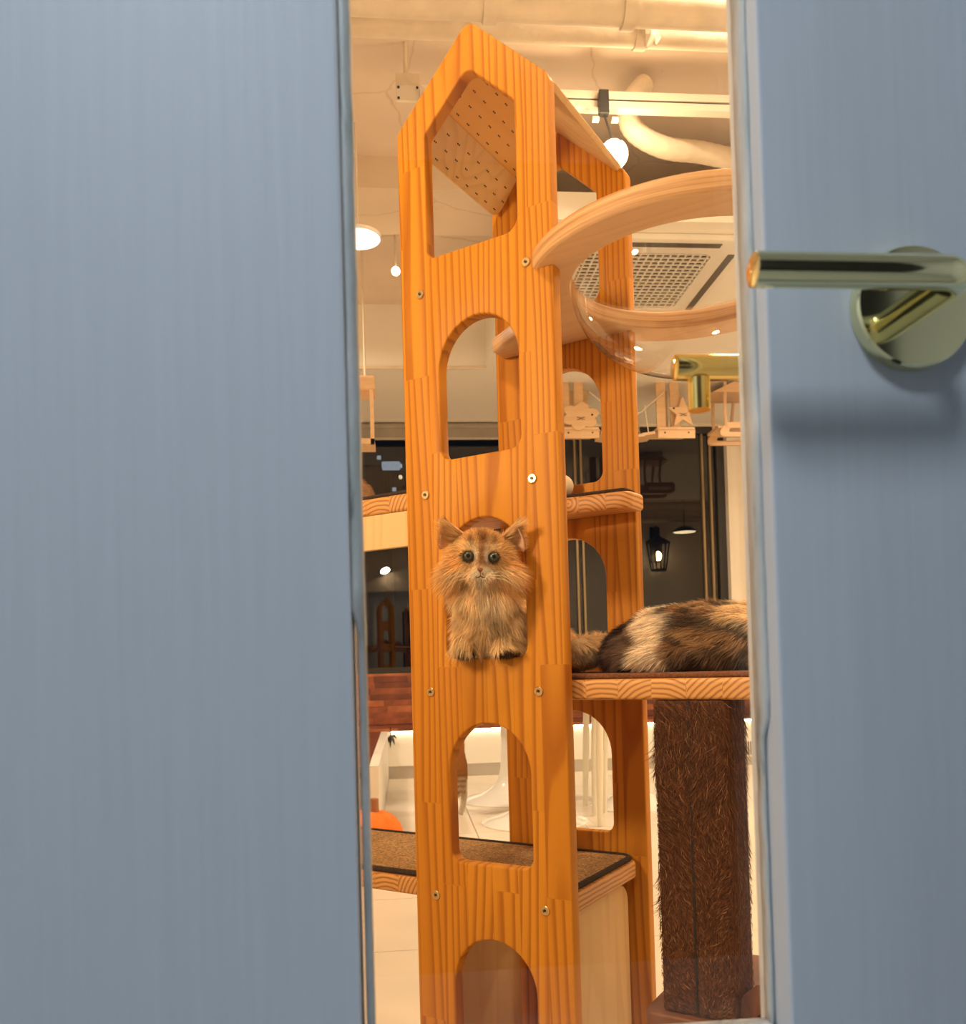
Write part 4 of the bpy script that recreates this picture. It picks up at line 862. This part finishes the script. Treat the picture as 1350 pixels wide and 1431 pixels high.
# tail curling out to the right
tail = [tw(0.03, 0.21, 0.900), tw(0.065, 0.225, 0.910), tw(0.092, 0.215, 0.917), tw(0.100, 0.185, 0.918), tw(0.085, 0.150, 0.912)]
for p in catmull(tail, 3): parts.append((p-kr_w, (0.023, 0.023, 0.023), None))
EYES = [K(654, 777.5, 1.2085), K(690, 779, 1.2085)]
GOLD = np.array((0.88, 0.57, 0.25)); GOLD_D = np.array((0.40, 0.165, 0.055)); CREAM = np.array((1.0, 0.80, 0.50)); WHITE = np.array((1.0, 0.92, 0.76)); SOOT = np.array((0.10, 0.045, 0.022)); BROWN = np.array((0.20, 0.085, 0.03))
hz = HD[2]
def kcol(P, Nn, rg=None):
    n = len(P); c = np.tile(GOLD, (n, 1)); q = P-HD
    # head
    front_ = sm(-q[:, 1], 0.0, 0.03)
    c = mixc(c, CREAM, sm(-q[:, 2], 0.010, 0.045)*front_*0.8)
    muz = np.exp(-((np.abs(q[:, 0]+0.000)-0.008)**2/0.008**2+(q[:, 2]+0.024)**2/0.007**2))*front_; c = mixc(c, WHITE, muz*1.5)
    c = mixc(c, WHITE, np.exp(-(q[:, 0]**2/0.014**2+(q[:, 2]+0.036)**2/0.012**2))*front_)
    c = mixc(c, CREAM*1.03, np.exp(-(((np.abs(q[:, 0])-0.030)/0.016)**2+((q[:, 2]+0.020)/0.0065)**2))*0.8)
    # brown blaze down the nose, dark forehead stripes
    c = mixc(c, GOLD_D, np.exp(-(q[:, 0]**2/0.008**2))*sm(q[:, 2], -0.02, -0.008)*front_*0.95)
    c = mixc(c, BROWN, np.exp(-((np.abs(q[:, 0])-0.0165)/0.0035)**2)*sm(q[:, 2], 0.010, 0.018)*(1-sm(q[:, 2], 0.026, 0.036))*front_*0.85)
    c = mixc(c, BROWN, np.exp(-((q[:, 0]-0.003)/0.006)**2)*sm(q[:, 2], 0.006, 0.03)*front_*0.75)
    # pale inner eye rims and dark outer line
    for E_ in EYES:
        e = P-E_; dd = np.sqrt(e[:, 0]**2+e[:, 2]**2); c = mixc(c, SOOT, (1-sm(dd, 0.0086, 0.0104))*front_)
        side = np.sign(E_[0]-HD[0]); c = mixc(c, WHITE, np.exp(-(((e[:, 0]+side*0.0105)/0.0035)**2+((e[:, 2]-0.001)/0.011)**2))*front_*0.85)
        c = mixc(c, CREAM, np.exp(-((e[:, 0]/0.012)**2+((e[:, 2]-0.016)/0.005)**2))*front_*0.7)
    # body: cream chest, gold flanks
    body = sm(-q[:, 2], 0.040, 0.060)
    zb = P[:, 2]
    cb_ = mixc(np.tile(CREAM, (n, 1)), GOLD*1.05, sm(P[:, 1], 0.02, 0.10)*0.6)
    cb_ = mixc(cb_, WHITE, np.exp(-((P[:, 0]-0.0)/0.03)**2)*sm(-P[:, 1], -0.03, 0.02)*sm(zb, 0.03, 0.07)*0.7)
    c = mixc(c, cb_, body) if False else c*(1-body[:, None])+cb_*body[:, None]
    paw = (1-sm(zb, 0.004, 0.016))*sm(-P[:, 1], -0.045, -0.02); c = mixc(c, SOOT*.7, paw*0.95)
    return c
kbody = blob(parts, 0.0042, 'kitten_body', kit, kcol, 5)
P, Nn, rg = sample(kbody, 95000, 11)
q = P-HD; eo = [P-E_ for E_ in EYES]; dE = np.min([np.sqrt(e[:, 0]**2+e[:, 2]**2) for e in eo], 0); fr_ = q[:, 1] < -0.008
keep = ~((dE < 0.0090) & fr_)
dn = np.sqrt((q[:, 0]/1.0)**2+(q[:, 2]+0.0165)**2); keep &= ~((dn < 0.0050) & fr_)
P, Nn, q, dE = P[keep], Nn[keep], q[keep], dE[keep]; n = len(P); eo = [e[keep] for e in eo]
head = 1-sm(-q[:, 2], 0.036, 0.056)
face = np.clip(1.5*np.exp(-((q[:, 0]/0.034)**2+((q[:, 2]+0.002)/0.034)**2)), 0, 1)*sm(-q[:, 1], -0.005, 0.022)*head
Lh = 0.017*(1-face)+0.0042*face + 0.009*sm(np.abs(q[:, 0]), 0.030, 0.048)*sm(-q[:, 2], -0.010, 0.02)*head
chin_ = np.exp(-((q[:, 0]/0.018)**2+((q[:, 2]+0.036)/0.012)**2))*sm(-q[:, 1], 0.0, 0.02); Lh = Lh*(1-0.65*chin_)
Lh = np.where(q[:, 2] > 0.02, np.minimum(Lh, 0.0085), Lh)
Lh *= 0.45+0.55*sm(dE, 0.009, 0.018)
cl_ = np.exp(-((P[:, 0]-(K(681, 900, 1.29)[0]))/0.006)**2)*(1-sm(P[:, 2], 0.03, 0.05)); Lh = Lh*(1-0.5*cl_)
Ln = Lh*head+(0.0185+0.007*sm(P[:, 1], 0.10, 0.15))*(1-head); Ln *= (0.6+0.65*rg.random(n)); Ln *= np.where(P[:, 2] < 0.014, 0.30, 1.0)
out_ = np.stack([q[:, 0], np.zeros(n), q[:, 2]+0.012], 1); out_ /= np.linalg.norm(out_, axis=1, keepdims=True)+1e-6
comb_h = out_*0.58 + np.array([0, 0.28, -0.32])
for e in eo:                                   # hair parts around each eye
    rr_ = np.sqrt(e[:, 0]**2+e[:, 2]**2)+1e-6; wgt = (np.exp(-(rr_/0.016)**2)*1.6)[:, None]
    comb_h = comb_h + np.stack([e[:, 0]/rr_, 0.25*np.ones(n), e[:, 2]/rr_], 1)*wgt
comb_b = np.stack([np.clip(P[:, 0]/0.03, -1, 1)*0.35, np.full(n, -0.10), np.full(n, -0.9)], 1)
back_ = sm(P[:, 1], 0.03, 0.08)[:, None]; comb_b = comb_b*(1-back_)+np.array([0.4, 0.6, -0.5])*back_
comb = comb_h*head[:, None]+comb_b*(1-head[:, None])
amp = (0.10+0.22*(1-head))[:, None]
clump = np.stack([noise3(P, 230, 21), noise3(P, 230, 22), noise3(P, 230, 23)], 1)*amp
D0 = Nn*0.50+comb*0.70+clump+rg.normal(size=(n, 3))*0.12
bend = comb*0.25+np.array([0, 0, -0.25])+clump*0.4
C = kcol(P, Nn)*(0.66+0.6*rg.random((n, 1)))*(1+0.16*noise3(P, 150, 31))[:, None]
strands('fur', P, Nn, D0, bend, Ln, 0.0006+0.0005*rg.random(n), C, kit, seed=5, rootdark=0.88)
# ears
for sgn, tip, bi, bo in ((-1, (625, 730), (652, 749), (615, 768)), (1, (722, 732), (696, 751), (733, 771))):
    T_, Bi, Bo = K(*tip, 1.238), K(*bi, 1.243), K(*bo, 1.255); mb = MB(); vs = []; fs = []; ns = 8
    for j in range(7):
        t = j/6; sh = (1-t)**0.8
        for i in range(ns+1):
            s_ = i/ns; p = (Bi*(1-s_)+Bo*s_)*sh+T_*(1-sh)
            p = p + np.array([0, 0.014*math.sin(math.pi*s_)*sh, 0]) + np.array([0, 0, 0.006*math.sin(math.pi*t)*math.sin(math.pi*s_)])
            if s_ > .5: p = p+np.array([sgn*0.004*math.sin(math.pi*t), 0, 0])
            vs.append(p)
    for j in range(6):
        for i in range(ns): fs.append((j*(ns+1)+i, j*(ns+1)+i+1, (j+1)*(ns+1)+i+1, (j+1)*(ns+1)+i))
    mb.add(vs, fs); e = mb.build('ear', 'ear_pink', kit, True)
    sd = e.modifiers.new('t', 'SOLIDIFY'); sd.thickness = 0.0022; sd.offset = 1 if sgn < 0 else -1
    V = np.array(vs); ids = []
    rr = np.random.default_rng(40+sgn); m = 5200; j = rr.integers(0, 6, m); i = rr.integers(0, ns, m); a_, b_ = rr.random((m, 1)), rr.random((m, 1))
    idx = lambda jj, ii: V[jj*(ns+1)+ii]
    Pe = idx(j, i)*(1-a_)*(1-b_)+idx(j, i+1)*a_*(1-b_)+idx(j+1, i)*(1-a_)*b_+idx(j+1, i+1)*a_*b_
    rim = (i == 0) | (i == ns-1) | (j == 5); sel = rr.random(m)
    Pe = Pe + np.array([0, 1, 0])*np.where(sel < 0.45, 0.003, 0.0)[:, None]
    inner = (~rim) & (sel >= 0.45); Pe = Pe + np.array([0, -0.0035, 0])*inner[:, None]
    keepe = rim | (sel < 0.45) | ((i < 5 if sgn < 0 else i < 5) & (rr.random(m) < 0.9))
    De = np.where((sel < 0.45)[:, None], np.array([sgn*0.3, 0.5, 0.5]), np.array([sgn*0.75, -0.45, 0.45]))+rr.normal(size=(m, 3))*0.18
    Le = np.where(rim, 0.008, np.where(sel < .45, 0.007, 0.020))*(0.6+0.7*rr.random(m)); Le = np.where(j == 5, Le*.7, Le)
    Ce = np.where(inner[:, None], CREAM*np.array([1, .92, .8]), GOLD*1.05)*(0.75+0.4*rr.random((m, 1))); Ce = np.where(((j == 5) & (sel < .6))[:, None], BROWN, Ce)
    keepe &= Le > 0
    Pe, De, Le, Ce = Pe[keepe], De[keepe], Le[keepe], Ce[keepe]
    strands('ear_fur', Pe, None, De, np.tile([sgn*0.1, 0, 0.0], (len(Pe), 1)), Le, np.full(len(Pe), 0.0006), Ce, e, seed=50+sgn)
    # tuft at the tip
    mt = 40; Pt = np.tile(T_, (mt, 1))+rr.normal(size=(mt, 3))*0.0012; Dt = np.array([sgn*0.75, 0, 0.75])+rr.normal(size=(mt, 3))*0.18
    strands('ear_tuft', Pt, None, Dt, np.zeros((mt, 3)), 0.006+0.008*rr.random(mt), np.full(mt, 0.0006), np.tile(SOOT, (mt, 1)), e, seed=60)
# eyes, nose, mouth, whiskers
eme = MB().lathe([(0.0092*math.sin(a), -0.0092*math.cos(a)) for a in np.linspace(0.001, math.pi-.001, 20)], n=32).mesh('eye'); eme.materials.append(MATS['cat_eye']); eme.shade_smooth()
for E_ in EYES:
    e = link('eye', eme, None, kit); e.location = E_; e.scale = (0.90,)*3
    rm = MB(); rm.tube([(0.0084*math.cos(t), -0.0022-0.0012*math.cos(t)**2, 0.0079*math.sin(t)) for t in np.linspace(0, 2*math.pi, 33)], 0.0011, 8, False)
    rm.build('eye_rim', 'dark', e, True)
nz_ = K(671, 796.5, 1.1955)
me = MB().lathe([(math.sin(a), -math.cos(a)) for a in np.linspace(0.001, math.pi-.001, 12)], n=16).mesh('nose')
for v_ in me.vertices: z_ = v_.co.z; v_.co = (v_.co.x*0.0052*(0.75+0.4*z_), v_.co.y*0.004, z_*0.0036)
link('nose', me, 'nose_pink', kit, True).location = nz_
mo = MB(); mo.tube([(0, 0, -0.003), (0, 0.0005, -0.0085)], 0.0006, 6)
for s_ in (-1, 1): mo.tube([(0, 0.0005, -0.0085), (s_*0.003, 0.0010, -0.0105), (s_*0.0065, 0.003, -0.0105)], [0.0009, 0.0009, 0.0004], 6)
mo.build('mouth', 'mouth_dark', kit).location = nz_+np.array([0, -0.0005, 0])
wk = []
for s_ in (-1, 1):
    for k in range(3):
        p0 = nz_+np.array([s_*0.008, 0.003, -0.006-0.0015*k]); p2 = p0+np.array([s_*(0.042+0.006*k), 0.0, -0.010-0.009*k+0.004]); p1 = (p0+p2)/2+np.array([0, -0.006, 0.006])
        MB().tube([p0, p1, p2], [0.00035, 0.0003, 0.0001], 5).build('whisker', 'rope', kit)

# --- tortoiseshell tabby asleep on the main shelf
tb_o = tw(0.36, 0.17, 0.879); TS_ = 16; tab = empty('tabby_cat', tuple(tb_o)); tag(tab, 'long-haired brown, black and white cat lying on the shelf, back turned', 'cat')
def Tq(px, py, ly): l = tplane(px+TS_*(px < 960), py-4, ly); return tw(*l)-tb_o
RT = Matrix.Rotation(-TA, 4, 'Z')
tparts = [(Tq(985, 892, 0.165), (0.115, 0.082, 0.048), RT), (Tq(930, 893, 0.165), (0.075, 0.078, 0.045), RT), (Tq(1030, 893, 0.165), (0.09, 0.08, 0.049), RT),
          (Tq(882, 908, 0.165), (0.050, 0.066, 0.035), RT), (Tq(862, 922, 0.16), (0.030, 0.05, 0.022), RT), (Tq(960, 918, 0.15), (0.13, 0.085, 0.028), RT),
          (Tq(1100, 890, 0.17), (0.07, 0.07, 0.05), RT), (Tq(1155, 880, 0.165), (0.046, 0.046, 0.042), RT), (Tq(1185, 893, 0.15), (0.022, 0.02, 0.018), RT),
          (Tq(905, 925, 0.105), (0.07, 0.03, 0.018), RT), (Tq(1120, 925, 0.10), (0.06, 0.02, 0.014), RT)]
for sgx in (0.14, 0.19): tparts.append((Tq(1150, 848, sgx), (0.012, 0.008, 0.02), RT))
def tcol(P, Nn, rg=None):
    W = P+tb_o; l = np.stack([(W-TP)@TX, (W-TP)@TN, W[:, 2]], 1); n = len(P)
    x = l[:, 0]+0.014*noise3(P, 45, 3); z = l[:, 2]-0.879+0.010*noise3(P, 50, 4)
    BR = np.array((0.40, 0.22, 0.10)); TN_ = np.array((0.56, 0.36, 0.18)); BK = np.array((0.055, 0.032, 0.022)); WH = np.array((0.96, 0.82, 0.62)); GR = np.array((0.24, 0.15, 0.10))
    c = mixc(np.tile(BR, (n, 1)), TN_, sm(noise3(P, 60, 7), -0.5, 0.8))
    sw = noise3(P*np.array([1, 1, 1.6]), 62, 9)
    c = mixc(c, BK, sm(sw, 0.0, 0.45)*0.9); c = mixc(c, BK, sm(noise3(P*np.array([1, 1, 2.0]), 120, 77), 0.35, 0.8)*0.75)
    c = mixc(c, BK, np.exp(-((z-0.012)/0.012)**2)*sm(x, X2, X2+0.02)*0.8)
    c = mixc(c, WH, sm(x, X1-0.008, X1+0.012)*(1-sm(x+0.35*(z-0.04), X2-0.012, X2+0.010)))
    c = mixc(c, WH*np.array([1, .9, .7]), np.exp(-(((x-X3)/0.032)**2+((z-0.083)/0.016)**2))*1.3)
    c = mixc(c, mixc(np.tile(GR, (n, 1)), BK, sm(noise3(P, 90, 12), -.3, .6)), 1-sm(x, X1-0.010, X1+0.006))
    return c
X1 = tplane(892, 900, 0.10)[0]; X2 = tplane(944, 890, 0.10)[0]; X3 = tplane(1040, 858, 0.12)[0]
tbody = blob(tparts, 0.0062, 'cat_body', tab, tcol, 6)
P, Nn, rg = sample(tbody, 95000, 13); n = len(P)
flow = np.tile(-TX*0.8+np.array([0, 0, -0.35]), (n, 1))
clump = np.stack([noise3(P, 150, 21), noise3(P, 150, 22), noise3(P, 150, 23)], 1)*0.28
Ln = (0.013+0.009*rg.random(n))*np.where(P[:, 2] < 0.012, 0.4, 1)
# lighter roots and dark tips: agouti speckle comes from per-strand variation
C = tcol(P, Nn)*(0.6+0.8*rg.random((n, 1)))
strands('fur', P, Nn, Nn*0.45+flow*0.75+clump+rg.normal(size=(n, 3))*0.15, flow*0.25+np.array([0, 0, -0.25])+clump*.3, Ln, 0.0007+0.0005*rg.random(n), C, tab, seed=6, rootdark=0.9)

# --- beige cat lying behind the front board on the second shelf
bc_o = tw(-0.52, 0.15, 1.193); bc = empty('beige_cat', tuple(bc_o)); tag(bc, 'beige cat on the upper shelf, only its flank showing beside the door edge', 'cat')
def bl_(x, y, z): return tw(x, y, z)-bc_o
pq = tplane(509, 680, 0.15)[0]
bparts = [(bl_(pq-0.035-dx, 0.15, 1.230), (0.05, 0.07, 0.042), RT) for dx in (0.02, 0.07, 0.12, 0.17)]
bparts += [(bl_(pq-0.015, 0.14, 1.210), (0.028, 0.05, 0.018), RT), (bl_(pq-0.26, 0.14, 1.245), (0.042, 0.038, 0.038), RT)]
for yy in (0.12, 0.165): bparts.append((bl_(pq-0.265, yy, 1.285), (0.008, 0.012, 0.016), RT))
bcol = lambda P, Nn: np.tile(np.array((0.62, 0.36, 0.17)), (len(P), 1))
bbody = blob(bparts, 0.006, 'cat_body', bc, bcol, 6)
P, Nn, rg = sample(bbody, 9000, 17); n = len(P)
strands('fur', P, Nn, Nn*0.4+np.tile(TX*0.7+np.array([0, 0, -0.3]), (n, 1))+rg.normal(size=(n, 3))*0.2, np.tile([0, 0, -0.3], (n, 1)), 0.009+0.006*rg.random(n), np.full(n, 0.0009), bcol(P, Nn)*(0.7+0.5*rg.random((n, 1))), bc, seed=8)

bq = tplane(789, 675, 0.275); fb = MB().lathe([(0.021*math.sin(a), 0.021-0.021*math.cos(a)) for a in np.linspace(0.001, math.pi-.001, 14)], n=24).build('felt_ball', 'rope', None, True)
fb.location = tw(bq[0]-0.004, 0.272, 1.1925); tag(fb, 'small cream ball on the upper shelf beside the tower board', 'ball')
# --- orange and white cat standing up on its hind legs, far behind
fo = atH(646, 1139, 0); oc = empty('orange_white_cat', (fo[0], fo[1], 0)); tag(oc, 'orange and white cat on its hind legs seen through the fourth arch', 'cat')
OY = fo[1]
def O(px, py, dy=0.0): return atY(px, py, OY+dy)-np.array([fo[0], fo[1], 0])
oparts = []
def limb(pts, rs, k=6):
    cp_ = catmull(pts, k); rr = np.interp(np.linspace(0, 1, len(cp_)), np.linspace(0, 1, len(rs)), rs)
    for p, r in zip(cp_, rr): oparts.append((p, (r, r, r), None))
for dx, dy in ((0, 0), (-22, 0.10)):
    limb([O(644+dx, 1136, dy), O(648+dx, 1118, dy), O(647+dx, 1095, dy), O(642+dx, 1070, dy), O(636+dx, 1052, dy)], [0.016, 0.020, 0.026, 0.048, 0.055])
limb([O(640, 1066), O(632, 1040, .05), O(626, 1005, .06), O(620, 975, .04)], [0.05, 0.062, 0.062, 0.05])
limb([O(643, 1048), O(645, 1034)], [0.028, 0.02])
limb([O(622, 975, .03), O(618, 955, 0)], [0.045, 0.042]); limb([O(618, 990, 0.02), O(600, 970, -.03), O(590, 960, -.05)], [0.024, 0.02, 0.017]); limb([O(630, 1060, .02), O(636, 1090, -.02), O(641, 1112, -.04)], [0.016, 0.014, 0.012])
for dx in (-8, 6): oparts.append((O(616+dx, 943, 0), (0.012, 0.008, 0.02), None))
def ocol(P, Nn):
    n = len(P); Z = P[:, 2]; c = mixc(np.tile(np.array((0.88, 0.78, 0.62)), (n, 1)), np.array((0.62, 0.27, 0.075)), sm(Z+0.02*noise3(P, 40, 2), 0.19, 0.215))
    tl_ = sm(-P[:, 1], 0.012, 0.025)*(1-sm(Z, 0.26, 0.30)); st_ = (np.sin(Z*190) > 0.1).astype(float)
    return mixc(c, np.array((0.45, 0.22, 0.08))*1.0, tl_*(0.4+0.6*st_)*sm(Z, 0.07, 0.1))
obody = blob(oparts, 0.010, 'cat_body', oc, ocol, 4)
P, Nn, rg = sample(obody, 9000, 19); n = len(P)
strands('fur', P, Nn, Nn*0.4+np.tile([0, 0, -0.7], (n, 1))+rg.normal(size=(n, 3))*0.2, np.tile([0, 0, -0.3], (n, 1)), 0.010+0.006*rg.random(n), np.full(n, 0.002), ocol(P, Nn)*(0.75+0.45*rg.random((n, 1))), oc, seed=9)

# --- coir fibres on the scratching post
rg = np.random.default_rng(23); m = 26000
face = rg.random(m); on_front = face < 0.5
x = np.where(on_front, PX0+rg.random(m)*(PX1-PX0), np.where(face < 0.78, PX1, PX0)); y = np.where(on_front, PY0, PY0+rg.random(m)*(PY1-PY0)); z = 0.41+rg.random(m)**0.75*0.43
nr = np.where(on_front[:, None], np.array([0, -1.0, 0]), np.where((face < 0.78)[:, None], np.array([1.0, 0, 0]), np.array([-1.0, 0, 0])))
P = np.stack([x, y, z], 1); swirl = noise3(P, 55, 41)
tang = np.where(on_front[:, None], np.array([1.0, 0, 0]), np.array([0, 1.0, 0]))
D0 = nr*(0.03+0.16*rg.random((m, 1))**2)+np.array([0, 0, -1.0])*(0.9+0*x[:, None])+tang*(swirl[:, None]*0.9+rg.normal(size=(m, 1))*0.25)
up_ = sm(z, 0.5, 0.75)
Ln = (0.008+0.014*rg.random(m))*(0.5+0.6*up_)
C = np.array((0.20, 0.075, 0.028))*(0.35+1.1*rg.random((m, 1))**1.6); hl = rg.random(m) < 0.07; C[hl] = np.array((0.50, 0.25, 0.10))*(0.7+0.5*rg.random((hl.sum(), 1)))
strands('coir_fibres', P, nr, D0, tang*(rg.normal(size=(m, 1))*0.5)+nr*0.10, Ln, 0.0005+0.0004*rg.random(m), C, post, seed=12)
